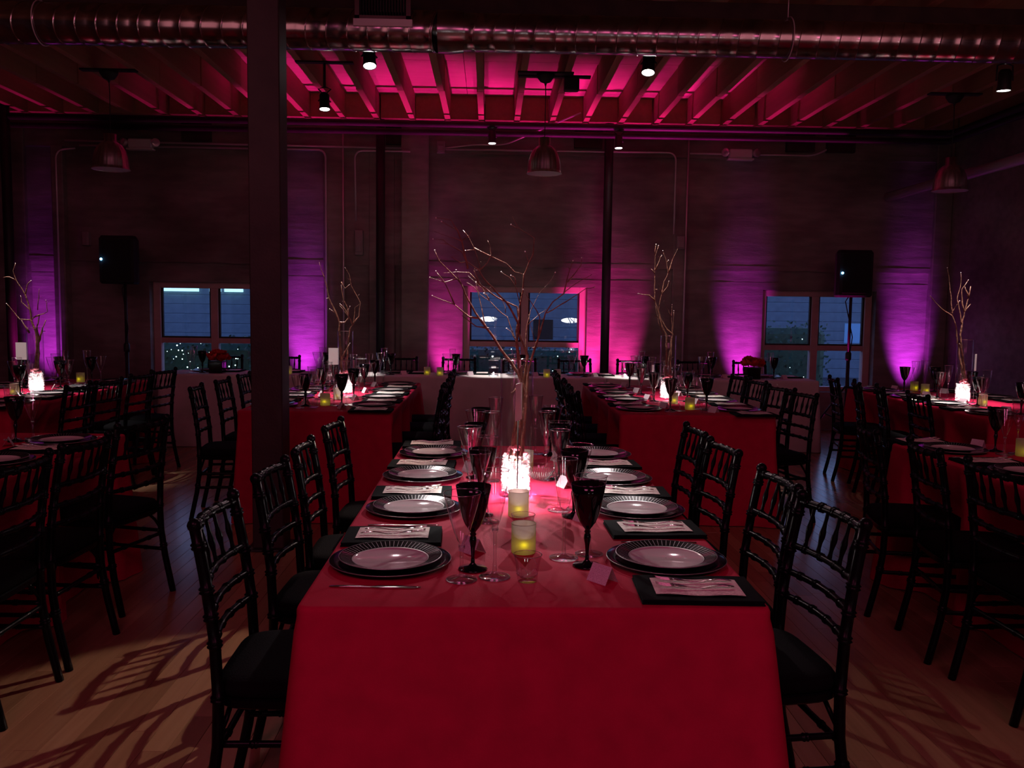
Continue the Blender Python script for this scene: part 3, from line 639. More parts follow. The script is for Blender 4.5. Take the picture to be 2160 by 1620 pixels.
def chair_meshes():
    m = {}
    for s, nm in ((-1, 'postL'), (1, 'postR')):
        mb = MB(); bamboo(mb, [(s*0.196, -0.245, 0), (s*0.195, -0.205, 0.18), (s*0.194, -0.185, 0.32), (s*0.193, -0.182, 0.44), (s*0.191, -0.19, 0.6), (s*0.188, -0.215, 0.78), (s*0.185, -0.236, 0.888)], 0.0155, [0.27, 0.5, 0.66, 0.74, 0.82, 0.95], 10)
        mb.ball((s*0.185, -0.237, 0.896), 0.019, 10, 6); m[nm] = mb.mesh('back_post', 'lacquer')
        mb = MB(); bamboo(mb, [(s*0.200, 0.200, 0), (s*0.192, 0.190, 0.25), (s*0.190, 0.186, 0.425)], 0.0145, [0.5, 0.62, 0.78], 10); m['leg%d' % s] = mb.mesh('leg', 'lacquer')
    mb = MB(); bamboo(mb, rail_pts(-0.188, 0.188, -0.234, 0.878, 0.030), 0.0125, [0.1, 0.26, 0.42, 0.58, 0.74, 0.9]); m['crest'] = mb.mesh('crest_rail', 'lacquer')
    for i, (z, y) in enumerate(((0.742, -0.209), (0.66, -0.198), (0.585, -0.190))):
        mb = MB(); bamboo(mb, rail_pts(-0.190, 0.190, y, z, 0.026), 0.0105, [0.18, 0.39, 0.61, 0.82]); m['rail%d' % i] = mb.mesh('rail', 'lacquer')
    for i in range(5):
        f = (i+1)/6; x = -0.188+0.376*f; b = math.sin(PI*f)
        mb = MB(); N = 12; pts = []; rr = []
        for k in range(N+1):
            t = k/N; pts.append((x, -0.209-0.026*b+(-0.027-0.004*b)*t, 0.742+0.136*t)); rr.append(0.0055+0.0045*math.exp(-((t-0.45)/0.14)**2)+0.002*math.exp(-((t-0.1)/0.05)**2))
        mb.tube(pts, rr, 8); m['sp%d' % i] = mb.mesh('spindle', 'lacquer')
    mb = MB()
    def outline(s, z): 
        P = []; n = 40
        for k in range(n):
            a = 2*PI*k/n; c, q = math.cos(a), math.sin(a); e = 0.38
            X = 0.205*math.copysign(abs(c)**e, c)*s; Y = 0.205*math.copysign(abs(q)**e, q)*s; X *= 1-0.05*(1 if Y < 0 else 0)*abs(Y)/0.2
            P.append((X, Y, z))
        return P
    def loft(rings, mi=0):
        n = len(rings[0]); vs = [p for r_ in rings for p in r_]; fs = [tuple(range(n-1, -1, -1)), tuple((len(rings)-1)*n+i for i in range(n))]
        for k in range(len(rings)-1):
            for i in range(n): j = (i+1) % n; fs.append((k*n+i, k*n+j, k*n+n+j, k*n+n+i))
        return vs, fs
    vs, fs = loft([outline(0.97, 0.412), outline(1.0, 0.418), outline(1.0, 0.436), outline(0.97, 0.44)]); m['frame'] = MB().add(vs, fs, 0, False).mesh('seat_frame', 'lacquer')
    vs, fs = loft([outline(0.96, 0.44), outline(1.0, 0.448), outline(1.01, 0.465), outline(0.96, 0.48), outline(0.82, 0.488), outline(0.5, 0.492), outline(0.1, 0.493)]); m['cushion'] = MB().add(vs, fs, 0, True).mesh('seat_cushion', 'cushion')
    st = []
    st.append([(-0.192, 0.19, 0.345), (0.192, 0.19, 0.345)]); st.append([(-0.195, 0.194, 0.25), (0.195, 0.194, 0.25)])
    for s in (-1, 1):
        st.append([(s*0.192, 0.19, 0.315), (s*0.183, -0.187, 0.315)]); st.append([(s*0.194, 0.192, 0.22), (s*0.184, -0.198, 0.22)])
    st.append([(-0.183, -0.187, 0.30), (0.183, -0.187, 0.30)])
    for i, p in enumerate(st):
        mb = MB(); a, b = Vector(p[0]), Vector(p[1]); bamboo(mb, [tuple(a.lerp(b, k/6)) for k in range(7)], 0.0095, [0.25, 0.75]); m['st%d' % i] = mb.mesh('stretcher', 'lacquer')
    for i, s in enumerate((-1, 1)):
        m['br%d' % i] = MB().tube([(s*0.182, -0.185, 0.335), (s*0.165, -0.17, 0.375), (s*0.13, -0.165, 0.408)], 0.007, 8).mesh('bracket', 'lacquer')
    return m
CH = chair_meshes()
def chair(x, y, rz, lab, grp):
    t = thing('ballroom_chair', lab, 'chair', (x, y, 0), rz, grp)
    link('seat_cushion', CH['cushion'], t); link('seat_frame', CH['frame'], t)
    link('leg', CH['leg-1'], t); link('leg', CH['leg1'], t); link('back_post', CH['postL'], t); link('back_post', CH['postR'], t); link('crest_rail', CH['crest'], t)
    for i in range(3): link('rail', CH['rail%d' % i], t)
    for i in range(5): link('spindle', CH['sp%d' % i], t)
    for i in range(7): link('stretcher', CH['st%d' % i], t)
    for i in range(2): link('bracket', CH['br%d' % i], t)
    return t
ORD = ['nearest', 'second', 'third', 'fourth']
def chair_row(xtop, ys, side, tname, jit, grp):
    """side 'L': chairs at left of the table, facing +X; back crest at xtop"""
    for i, y in enumerate(ys):
        rz = (-PI/2 if side == 'L' else PI/2)+jit[i]
        x = xtop+0.24 if side == 'L' else xtop-0.24
        s = 'left' if side == 'L' else 'right'
        if len(ys) == 4 or i < 3: o = ORD[i]
        lab = 'black bamboo-style chair, %s along %s side of %s' % (ORD[i] if i == 0 else ORD[i]+' from camera', s, tname)
        chair(x, y, rz, lab, grp)

# ---- tableware meshes
def m_charger():
    mb = MB(); mb.lathe([(0.095, 0.0), (0.10, 0.0), (0.13, 0.006), (0.162, 0.013), (0.1645, 0.0145), (0.163, 0.016), (0.13, 0.010), (0.10, 0.0045), (0.001, 0.004)], 72, cap=False)
    n0 = len(mb.f); mb.lathe([(0.1640, 0.0163), (0.1650, 0.0162), (0.1652, 0.0148), (0.1640, 0.0136)], 72, 1, cap=False)
    mb.lathe([(0.001, 0.0), (0.10, 0.0)], 48, 0, cap=False); return mb.mesh('charger', ['blackplate', 'silverline'])
def m_plate():
    mb = MB(); z = 0.0
    mb.lathe([(0.07, 0.0), (0.075, 0.0), (0.08, 0.004), (0.105, 0.009), (0.137, 0.019), (0.1395, 0.0205), (0.138, 0.022)], 72, 1, cap=False)
    mb.lathe([(0.138, 0.022), (0.104, 0.0125)], 72, 1, cap=False); mb.lathe([(0.104, 0.0125), (0.101, 0.0118)], 72, 2, cap=False)
    mb.lathe([(0.101, 0.0118), (0.096, 0.008), (0.001, 0.0072)], 72, 0, cap=False)
    mb.lathe([(0.1375, 0.0222), (0.1395, 0.0222), (0.140, 0.0205)], 72, 2, cap=False)
    N = 64
    for i in range(N):
        a = 2*PI*i/N; w0 = 0.0007; c, s = math.cos(a), math.sin(a)
        def P(r, z, o): return (r*c-o*s, r*s+o*c, z)
        mb.add([P(0.106, 0.0136, -w0), P(0.106, 0.0136, w0), P(0.134, 0.0215, w0*1.2), P(0.134, 0.0215, -w0*1.2)], [(0, 1, 2, 3)], 2)
    return mb.mesh('dinner_plate', ['china', 'blackplate', 'silverline'])
def m_goblet():
    p = [(0.001, 0.001), (0.037, 0.0), (0.0395, 0.002), (0.037, 0.005), (0.012, 0.010), (0.0055, 0.018), (0.0045, 0.035), (0.0062, 0.06), (0.010, 0.078), (0.0085, 0.088), (0.0065, 0.092), (0.0095, 0.096), (0.0065, 0.101), (0.010, 0.106), (0.0155, 0.113), (0.0225, 0.124), (0.030, 0.142), (0.0375, 0.17), (0.0430, 0.20), (0.0475, 0.228), (0.0462, 0.228), (0.0415, 0.20), (0.029, 0.145), (0.016, 0.118), (0.001, 0.113)]
    return MB().lathe(p, 32, cap=False).mesh('goblet', 'blackglass')
def m_wine():
    mb = MB(); p = [(0.001, 0.001), (0.037, 0.0), (0.039, 0.002), (0.012, 0.007), (0.006, 0.014), (0.0045, 0.04), (0.0048, 0.08), (0.0085, 0.084), (0.0055, 0.088), (0.009, 0.092), (0.006, 0.097), (0.011, 0.104), (0.020, 0.125), (0.030, 0.157), (0.040, 0.193), (0.0485, 0.228)]
    mb.lathe(p, 32, cap=False); mb.tube([(0.0485*math.cos(2*PI*i/32), 0.0485*math.sin(2*PI*i/32), 0.228) for i in range(33)], 0.0011, 6, 1); mb.tube([(0.0075*math.cos(2*PI*i/16), 0.0075*math.sin(2*PI*i/16), 0.088) for i in range(17)], 0.0016, 6, 1); mb.tube([(0.0395*math.cos(2*PI*i/32), 0.0395*math.sin(2*PI*i/32), 0.0025) for i in range(33)], 0.0011, 6, 1); return mb.mesh('wine_glass', ['glass', 'rimglass'])
def m_flute():
    mb = MB(); p = [(0.001, 0.001), (0.039, 0.0), (0.041, 0.002), (0.012, 0.007), (0.006, 0.015), (0.0045, 0.05), (0.0048, 0.118), (0.0082, 0.122), (0.0055, 0.126), (0.009, 0.130), (0.0065, 0.135), (0.013, 0.148), (0.020, 0.172), (0.0265, 0.21), (0.031, 0.25), (0.0345, 0.283)]
    mb.lathe(p, 32, cap=False); mb.tube([(0.0345*math.cos(2*PI*i/32), 0.0345*math.sin(2*PI*i/32), 0.283) for i in range(33)], 0.0011, 6, 1); mb.tube([(0.0075*math.cos(2*PI*i/16), 0.0075*math.sin(2*PI*i/16), 0.126) for i in range(17)], 0.0016, 6, 1); mb.tube([(0.0395*math.cos(2*PI*i/32), 0.0395*math.sin(2*PI*i/32), 0.0025) for i in range(33)], 0.0011, 6, 1); return mb.mesh('flute', ['glass', 'rimglass'])
def m_tumbler():
    mb = MB(); mb.lathe([(0.001, 0.0), (0.024, 0.0), (0.0255, 0.004), (0.027, 0.02), (0.031, 0.045), (0.0365, 0.07)], 32, cap=False); mb.lathe([(0.0265, 0.02), (0.02, 0.011), (0.001, 0.009)], 32, cap=False)
    mb.tube([(0.0365*math.cos(2*PI*i/32), 0.0365*math.sin(2*PI*i/32), 0.07) for i in range(33)], 0.0011, 6, 1)
    for k in range(3):
        pts = [((0.0285+0.003*k/3+0.0055*j/12*0.3)*math.cos(2.1*k+j*0.13), (0.0285+0.003*k/3+0.0055*j/12*0.3)*math.sin(2.1*k+j*0.13), 0.022+0.012*k+0.007*math.sin(j*0.8)) for j in range(13)]
        mb.tube(pts, 0.0006, 5, 1)
    return mb.mesh('tumbler', ['glass', 'rimglass'])
def m_bowl():
    mb = MB(); mb.lathe([(0.001, 0.0), (0.022, 0.0), (0.03, 0.006), (0.045, 0.022), (0.056, 0.042), (0.060, 0.06)], 40, cap=False)
    mb.tube([(0.06*math.cos(2*PI*i/40), 0.06*math.sin(2*PI*i/40), 0.06) for i in range(41)], 0.0012, 6)
    for k in range(36):
        a = 2*PI*k/36; mb.tube([(r*math.cos(a), r*math.sin(a), z) for (r, z) in ((0.031, 0.006), (0.0455, 0.022), (0.0565, 0.042))], 0.0011, 5, 1)
    return mb.mesh('bowl', ['glass', 'silverline'])
def utensil(pr, zf, tines=0):
    """pr: list of (s, halfwidth); zf(s): height; along +X"""
    mb = MB(); vs = []; fs = []
    for (s, hw) in pr:
        z = zf(s); th = 0.0011; vs += [(s, -hw, z), (s, hw, z), (s, hw*0.8, z+th), (s, -hw*0.8, z+th)]
    for k in range(len(pr)-1):
        a = k*4; b = a+4
        for i in range(4): j = (i+1) % 4; fs.append((a+i, a+j, b+j, b+i))
    fs.append((3, 2, 1, 0)); e = (len(pr)-1)*4; fs.append((e, e+1, e+2, e+3)); mb.add(vs, fs, 0, True)
    if tines:
        s0 = pr[-1][0]; hw = pr[-1][1]
        for k in range(tines):
            y = -hw+0.0012+(2*hw-0.0024)*k/(tines-1); mb.tube([(s0-0.001+0.045*q/5, y, zf(s0+0.045*q/5)+0.0006) for q in range(6)], [0.0012, 0.0012, 0.0011, 0.0010, 0.0009, 0.0005], 6)
    return mb.mesh('utensil', 'steel')
def m_fork():
    def zf(s): return 0.004+0.0035*math.sin(s*52)+0.001+(0.0 if s < 0.15 else (s-0.15)**2*6.0)
    pr = [(0, 0.003), (0.004, 0.0055), (0.02, 0.006), (0.05, 0.0045), (0.09, 0.003), (0.115, 0.0028), (0.125, 0.005), (0.135, 0.0095), (0.150, 0.0105)]
    P = []
    for a, b in zip(pr[:-1], pr[1:]): P += [(a[0]+(b[0]-a[0])*k/3, a[1]+(b[1]-a[1])*k/3) for k in range(3)]
    P.append(pr[-1]); return utensil(P, zf, 4)
def m_knife():
    pr = [(0, 0.004), (0.004, 0.0065), (0.05, 0.006), (0.10, 0.0045), (0.11, 0.006), (0.12, 0.0095), (0.17, 0.0095), (0.21, 0.0075), (0.228, 0.003)]
    return utensil(pr, lambda s: 0.0015+0.0012*math.sin(s*30)**2)
def m_napkin():
    mb = MB()
    def slab(z0, z1, i, w):
        N = 24; L = 0.29-i; W = 0.195-i
        def f(u, v): return (L*(u-0.5), W*(v-0.5), z1+w*math.sin(u*9+i*90)*0.6)
        mb.sheet(f, N, 6); mb.sheet(lambda u, v: (L*(u-0.5), W*(0.5-v), z0+w*math.sin(u*9+i*90)*0.6*(0.3 if z0 else 0)), N, 6)
        for sgn in (-1, 1):
            mb.sheet(lambda u, v: (L*(u-0.5)*(-sgn), sgn*W/2+sgn*0.0015*math.sin(PI*v), z0*(1-v)+(z1+w*math.sin((u if sgn < 0 else 1-u)*9+i*90)*0.6)*v), N, 3)
            mb.sheet(lambda u, v: (sgn*L/2+sgn*0.0015*math.sin(PI*v), W*(u-0.5)*sgn, z0*(1-v)+z1*v+w*math.sin((sgn > 0)*9+i*90)*0.6*v), 6, 3)
    slab(0.0, 0.0042, 0.0, 0.0); slab(0.0045, 0.0082, 0.004, 0.0008); slab(0.0085, 0.0120, 0.002, 0.0011); return mb.mesh('napkin', 'napkin')
def m_menu():
    mb = MB(); mb.sheet(lambda u, v: (0.215*(u-0.5), 0.125*(v-0.5), 0.0006+0.0016*(1+math.sin(u*9))), 20, 4); mb.sheet(lambda u, v: (0.215*(u-0.5), 0.125*(0.5-v), 0.0001+0.0016*(1+math.sin(u*9))), 20, 4)
    return mb.mesh('menu', 'menu', lambda c: (c.x/0.215+0.5, (c.y/0.125+0.5)))
def m_tent():
    mb = MB(); w, h, d = 0.033, 0.043, 0.024; t = 0.0006
    mb.add([(-w, -d, 0), (w, -d, 0), (w, 0, h), (-w, 0, h)], [(0, 1, 2, 3)], 0); mb.add([(w, d, 0), (-w, d, 0), (-w, 0, h), (w, 0, h)], [(0, 1, 2, 3)], 0)
    mb.add([(-w, -d+t, 0), (w, -d+t, 0), (w, 0, h-t*2), (-w, 0, h-t*2)], [(3, 2, 1, 0)], 0); mb.add([(w, d-t, 0), (-w, d-t, 0), (-w, 0, h-t*2), (w, 0, h-t*2)], [(3, 2, 1, 0)], 0)
    return mb.mesh('tent', 'script', lambda c: (c.x/(2*w)+0.5, c.z/h))
TW = dict(charger=m_charger(), plate=m_plate(), goblet=m_goblet(), wine=m_wine(), flute=m_flute(), tumbler=m_tumbler(), bowl=m_bowl(), fork=m_fork(), knife=m_knife(), napkin=m_napkin(), menu=m_menu(), tent=m_tent())
TZ = 0.7605
def setting(x, y, rz, where, seed, short=False, ov={}):
    """one place setting; local +X points to the table's middle, guest at -X"""
    rnd = random.Random(seed); c, s = math.cos(rz), math.sin(rz)
    def W(lx, ly, z=0): return (x+lx*c-ly*s, y+lx*s+ly*c, TZ+z)
    def put(nm, key, lx, ly, z, rot, lab, cat, grp):
        o = tag(link(nm, TW[key], None, W(lx, ly, z), rz+rot), lab+' '+where, cat, grp); return o
    j = lambda a: rnd.uniform(-a, a)
    put('charger_plate', 'charger', 0, 0, 0, 0, 'round black charger', 'plate', 'black chargers')
    put('dinner_plate', 'plate', 0, 0, 0.0046, j(3), 'black-rimmed white plate', 'plate', 'black-rimmed plates')
    g = ov.get('goblet', (0.222+j(0.008), 0.0+j(0.02))); f = ov.get('flute', (0.285+j(0.01), -0.06+j(0.02))); w_ = ov.get('wine', (0.20+j(0.01), -0.115+j(0.01)))
    put('black_goblet', 'goblet', g[0], g[1], 0, j(3), 'black goblet', 'goblet', 'black goblets')
    put('champagne_flute', 'flute', f[0], f[1], 0, j(3), 'tall clear flute', 'glass', 'champagne flutes')
    put('wine_glass', 'wine', w_[0], w_[1], 0, j(3), 'clear wine glass', 'glass', 'clear wine glasses')
    n = ov.get('napkin', (-0.03+j(0.01), 0.265+j(0.008))); nr = j(0.04)
    put('folded_napkin', 'napkin', n[0], n[1], 0, nr, 'folded black napkin', 'napkin', 'folded black napkins')
    put('menu_card', 'menu', n[0], n[1]+0.005, 0.0135, nr+j(0.03), 'pale menu card', 'card', 'menu cards')
    if not short:
        for k, (dy, pos) in enumerate(((-0.026, 'inner'), (0.022, 'outer'))):
            put('fork', 'fork', n[0]-0.095+k*0.006, n[1]+dy, 0.0165, nr+0.03, 'wavy silver fork, %s,' % pos, 'fork', 'silver forks')
        put('knife', 'knife', -0.125+j(0.01), -0.205+j(0.008), 0, j(0.05), 'slim silver knife', 'knife', 'silver knives')
    p = ov.get('card', (0.20+j(0.01), 0.135+j(0.015), 0)); put('place_card', 'tent', p[0], p[1], 0, p[2]+PI/2+0.55+j(0.15), 'folded place card', 'card', 'folded place cards')
def table_settings(cx, y0, half, sides, tname, seed, rows=(0, 1, 2, 3), ovs={}, dy=0.59, y1=0.31, short=False):
    for side in sides:
        for r in rows:
            s = 'left' if side == 'L' else 'right'
            where = 'at %s %s place, %s' % (ORD[r], s, tname)
            X, Y = (cx-half+0.175, y0+y1+dy*r) if side == 'L' else (cx+half-0.175, y0+y1+dy*r)
            if (side, r) in ovs and 'pos' in ovs[(side, r)]: X, Y = ovs[(side, r)]['pos']
            setting(X, Y, 0 if side == 'L' else PI, where, seed*100+r*7+(side == 'R'), short, ovs.get((side, r), {}))
# ---- candles, tumblers, vases
def m_jar():
    mb = MB(); mb.lathe([(0.001, 0.0), (0.034, 0.0), (0.0352, 0.002), (0.0352, 0.085)], 36, cap=False); mb.tube([(0.0352*math.cos(2*PI*i/36), 0.0352*math.sin(2*PI*i/36), 0.085) for i in range(37)], 0.0008, 5); return mb.mesh('jar', 'frost')
JAR = m_jar(); TEA = MB().lathe([(0.001, 0.0042), (0.019, 0.0042), (0.019, 0.014), (0.001, 0.015)], 20, cap=False).mesh('tealight', 'plastic'); FLM = MB().ball((0, 0, 0.024), 0.0055, 8, 6, sq=(1, 1, 1.5)).mesh('flame', 'flame')
def jar(x, y, lab, e=0.05):
    t = thing('candle_jar', lab, 'candle', (x, y, TZ), group='frosted candle jars')
    link('frosted_cup', JAR, t); link('led_tealight', TEA, t); link('flame_tip', FLM, t)
    light('POINT', 'tealight_glow', (x, y-0.027, TZ+0.031), None, e*0.17, (1.0, 0.90, 0.0), shadow_soft_size=0.006)
def tumbler(x, y, lab): tag(link('tumbler', TW['tumbler'], None, (x, y, TZ), random.uniform(0, 6)), lab, 'glass', 'small etched tumblers')
def m_vase(r=0.0615, h=0.512):
    mb = MB(); mb.lathe([(0.001, 0.0), (r-0.002, 0.0), (r, 0.003), (r, h-0.002), (r-0.001, h), (r-0.003, h), (r-0.004, h-0.002), (r-0.004, 0.02), (r-0.01, 0.012), (0.001, 0.012)], 64, cap=False)
    return mb.mesh('vase', 'vaseglass')
VASE = m_vase()
def m_rim(r=0.0600, h=0.511): return MB().tube([(r*math.cos(2*PI*i/48), r*math.sin(2*PI*i/48), h) for i in range(49)], 0.0016, 6).mesh('rim', 'rimglass')
RIM = m_rim()
def m_pebbles():
    mb = MB(); rnd = random.Random(11)
    for k in range(620):
        a = rnd.uniform(0, 2*PI); R = rnd.uniform(0.040, 0.0505)
        z = 0.020+0.130*(k/620)+rnd.uniform(-0.004, 0.004); s = rnd.uniform(0.0055, 0.008)
        if k > 560: R = 0.048*math.sqrt(rnd.uniform(0.02, 1)); z = 0.138+rnd.uniform(0, 0.015)
        mb.ball((R*math.cos(a), R*math.sin(a), z), s, 7, 4, 0, (1, rnd.uniform(0.7, 1), rnd.uniform(0.6, 0.9)))
    return mb.mesh('pebbles', 'pebble')
PUCK = MB().lathe([(0.001, 0.0125), (0.022, 0.0125), (0.024, 0.016), (0.022, 0.022), (0.001, 0.023)], 24, cap=False).mesh('led_puck', 'plastic')
PEB = m_pebbles()
def m_blossom(seed, mat, r=0.022, n=7):
    rnd = random.Random(seed); mb = MB()
    for ring, (rr, tilt, cnt) in enumerate(((1.0, 0.35, n), (0.75, 0.8, n-1), (0.45, 1.2, n-3))):
        for k in range(cnt):
            a = 2*PI*k/cnt+ring*0.5+rnd.uniform(-0.2, 0.2); L = r*rr
            def f(u, v, a=a, L=L, tilt=tilt):
                w_ = math.sin(PI*min(1, 0.12+u*0.86))*L*0.55*(v-0.5)*2; d = L*u; z = d*math.sin(tilt)+0.25*L*(abs(v-0.5)*2)**2-0.12*L*math.sin(PI*u); q = d*math.cos(tilt)
                return (q*math.cos(a)-w_*math.sin(a), q*math.sin(a)+w_*math.cos(a), z)
            mb.sheet(f, 5, 4)
    return mb.mesh('blossom', mat)
BLO = [m_blossom(i, 'petal') for i in range(3)]
def branch(polys, Y, base, rbase, lab, grp, slope=0.0, r0=0.0055):
    """polys: pixel polylines with start radius factor; first is the main stem; the others fork from it"""
    r0 *= 1.2; mb = MB(); rnd = random.Random(len(polys)*7+int(base[0]*100)); sc = Y/3.2
    for pi, (pts, ra, rb) in enumerate(polys):
        P = []
        for (px, py) in pts:
            q = at_y(px, py, Y); k = (q.z-1.27); yy = Y+slope*k+0.18*slope*(q.x-base[0]); q = at_y(px, py, yy); P.append(q)
        if pi == 0 and base is not None:
            P = [Vector(base)]+P
        # resample with slight crookedness
        Q = []
        for a, b in zip(P[:-1], P[1:]):
            n = max(2, int((b-a).length/0.03)); 
            for k in range(n):
                q = a.lerp(b, k/n)
                if k: q += Vector((rnd.uniform(-1, 1), rnd.uniform(-1, 1), rnd.uniform(-1, 1)))*0.0014*sc
                Q.append(q)
        Q.append(P[-1]); m = len(Q); R = [r0*(ra+(rb*0.7-ra)*(i/(m-1))) for i in range(m)]
        R = [r*(1+(0.35 if rnd.random() < 0.12 else 0)) for r in R]
        mb.tube(Q, R, 7)
        for i in range(3, m-1, 4):
            if rnd.random() < 0.35:
                d = Vector((rnd.uniform(-1, 1), rnd.uniform(-0.6, 0.6), rnd.uniform(-0.1, 1))).normalized(); mb.tube([Q[i], Q[i]+d*0.007*sc, Q[i]+d*0.012*sc], [R[i]*0.6, R[i]*0.5, R[i]*0.3], 5)
        if rnd.random() < 0.55: mb.ball(tuple(Q[-1]), 0.0028*sc**0.5, 7, 4, 1)
    return tag(link('bare_branch', mb.mesh('branch', ['bark', 'bud'])), lab, 'branch', grp)
def C6(*p): return [(860+a/3.857, 440+b/3.857) for a, b in p]
def C5(*p): return [(440+a/3.857, 540+b/3.857) for a, b in p]
def C7(*p): return [(1240+a/3.858, 500+b/3.858) for a, b in p]
def C4(*p): return [(a/2.893, 540+b/2.893) for a, b in p]
def C8(*p): return [(1700+a/3.857, 500+b/3.857) for a, b in p]
def vase_group(x, y, tname, seed, card=(-0.11, 0.0, 0.02, 0.95), e=2.6):
    t = thing('glass_vase', 'tall clear cylinder vase of pebbles and branches, %s' % tname, 'vase', (x, y, TZ), group='tall cylinder vases')
    link('vase_wall', VASE, t); link('vase_rim', RIM, t); link('led_base', PUCK, t)
    light('POINT', 'vase_glow', (x+0.012, y-0.01, TZ+0.040), None, e, (1.0, 0.90, 0.90), shadow_soft_size=0.006); light('POINT', 'vase_glow', (x-0.012, y-0.012, TZ+0.085), None, e*0.5, (1.0, 0.88, 0.88), shadow_soft_size=0.006)
    tag(link('glass_pebbles', PEB, None, (x, y, TZ)), 'pale glass pebbles filling the vase foot, %s' % tname, 'pebbles', 'vase pebbles', 'stuff')
    rnd = random.Random(seed)
    for k in range(6):
        a = rnd.uniform(0, 6.28); R = rnd.uniform(0.012, 0.034)
        a = 2*PI*k/6+rnd.uniform(-0.3, 0.3); dn = ('right', 'rear right', 'rear left', 'left', 'front left', 'front right')[k]
        o = tag(link('pink_blossom', BLO[k % 3], None, (x+R*math.cos(a), y+R*math.sin(a)-0.004, TZ+0.15+0.006*k), a), 'small pink blossom on vase pebbles, %s side, %s' % (dn, tname), 'flower', 'pink blossoms in vase, '+tname)
        o.rotation_euler = (rnd.uniform(-0.8, 0.8), rnd.uniform(-0.8, 0.8), a); o.scale = (0.9, 0.9, 0.9)
    dx, dy, rot, hz = card
    c = thing('table_number_card', 'card on thin black stand beside the tall vase, %s' % tname, 'card', (x+dx, y+dy, TZ), rot, 'table number cards')
    link('stand', MB().lathe([(0.022, 0), (0.022, 0.003), (0.003, 0.006)], 20).tube([(0, 0, 0.004), (0.001, 0, hz-TZ+0.01)], 0.0022, 8).mesh('stand', 'blacksteel'), c)
    link('card_panel', MB().box(-0.04, -0.0022, hz-TZ, 0.04, -0.0010, hz-TZ+0.135).mesh('card', 'paper'), c)

TA, TL, TR_, TLL, TRR, TFL, TFR = 'front centre table', 'left middle table', 'right middle table', 'far left table', 'far right table', 'near left table', 'near right table'
# ---- cloths
def ch(side, ys, dep): return [(side, y, dep) for y in ys]
yA_L = (2.37, 2.97, 3.50, 4.15); yA_R = (2.395, 2.88, 3.56, 4.08)
cloth(-0.446, 1.958, 0.674, 4.405, 'red', 'crimson floor-length cloth on the nearest centre table', 'crimson tablecloths', ch('L', yA_L, 0.10)+ch('R', yA_R, 0.10), 1, 0.045, 0.02)
yM = (6.08, 6.66, 7.24, 7.78)
cloth(-1.70, 5.81, -0.65, 8.21, 'red', 'crimson cloth on the middle table behind the wide column', 'crimson tablecloths', ch('L', yM, 0.1)+ch('R', yM, 0.1), 2)
cloth(0.89, 5.80, 1.965, 8.20, 'red', 'crimson cloth on middle-row table right of centre', 'crimson tablecloths', ch('L', yM, 0.1)+ch('R', yM, 0.1), 3)
yFL = (2.52, 3.08, 3.58, 4.23); yFR = (2.5, 3.12, 3.62, 4.17)
cloth(-3.07, 2.29, -1.965, 4.70, 'red', 'crimson cloth on near table cut by the left edge', 'crimson tablecloths', ch('R', yFL, 0.1), 4)
cloth(2.195, 2.22, 3.30, 4.62, 'red', 'crimson cloth on near table cut by the right edge', 'crimson tablecloths', ch('L', yFR, 0.1), 5)
yLL = (6.12, 6.54, 7.18, 7.68)
cloth(-4.28, 5.80, -3.20, 8.20, 'red', 'crimson cloth on far table at left, behind dark chairs', 'crimson tablecloths', ch('R', yLL, 0.1), 6)
yRR = (6.05, 6.62, 7.05, 7.55)
cloth(3.42, 5.75, 4.50, 8.15, 'red', 'crimson cloth on far table at right, behind dark chairs', 'crimson tablecloths', ch('L', yRR, 0.1), 7)
for i, (a, b, s) in enumerate(((-3.42, -1.11, 'left'), (-1.105, 1.225, 'middle'), (1.23, 3.48, 'right'))):
    cloth(a, 8.97, b, 9.60, 'white', 'ivory floor-length cloth on the %s section of head table' % s, 'ivory head tablecloths', (), 10+i, 0.0, 0.002)
# ---- chairs
J = [0.03, -0.02, 0.04, -0.03]
chair_row(-0.755, yA_L, 'L', TA, J, 'chairs around the front centre table')
chair_row(0.992, yA_R, 'R', TA, [0.1, 0.0, 0.05, 0.0], 'chairs around the front centre table')
chair_row(-2.05, yM, 'L', TL, [0.12, 0.04, 0.02, 0.02], 'chairs around the left middle table')
chair_row(-0.33, yM, 'R', TL, J, 'chairs around the left middle table')
chair_row(0.60, yM, 'L', TR_, J, 'chairs around the right middle table')
chair_row(2.24, (6.03, 6.46, 7.12, 7.55), 'R', TR_, [0.25, 0.2, 0.15, 0.15], 'chairs around the right middle table')
chair_row(-1.655, yFL, 'R', TFL, [0.0, 0.0, -0.05, -0.25], 'chairs along the near left table')
chair_row(1.88, yFR, 'L', TFR, [0.0, 0.03, -0.15, -0.2], 'chairs along the near right table')
chair_row(-2.85, yLL, 'R', TLL, [-0.1, -0.2, -0.1, -0.2], 'chairs along the far left table')
chair_row(3.06, yRR, 'L', TRR, [-0.1, -0.3, -0.3, -0.2], 'chairs along the far right table')
HX = (-3.05, -2.40, -1.72, -1.04, -0.35, 0.34, 1.00, 1.68, 2.40, 3.05)
NTH = ('first', 'second', 'third', 'fourth', 'fifth', 'sixth', 'seventh', 'eighth', 'ninth', 'tenth')
for i, x in enumerate(HX):
    chair(x, 9.84, PI+0.03*(-1)**i, 'black chair behind head table, %s from the left' % NTH[i], 'chairs behind the head table')
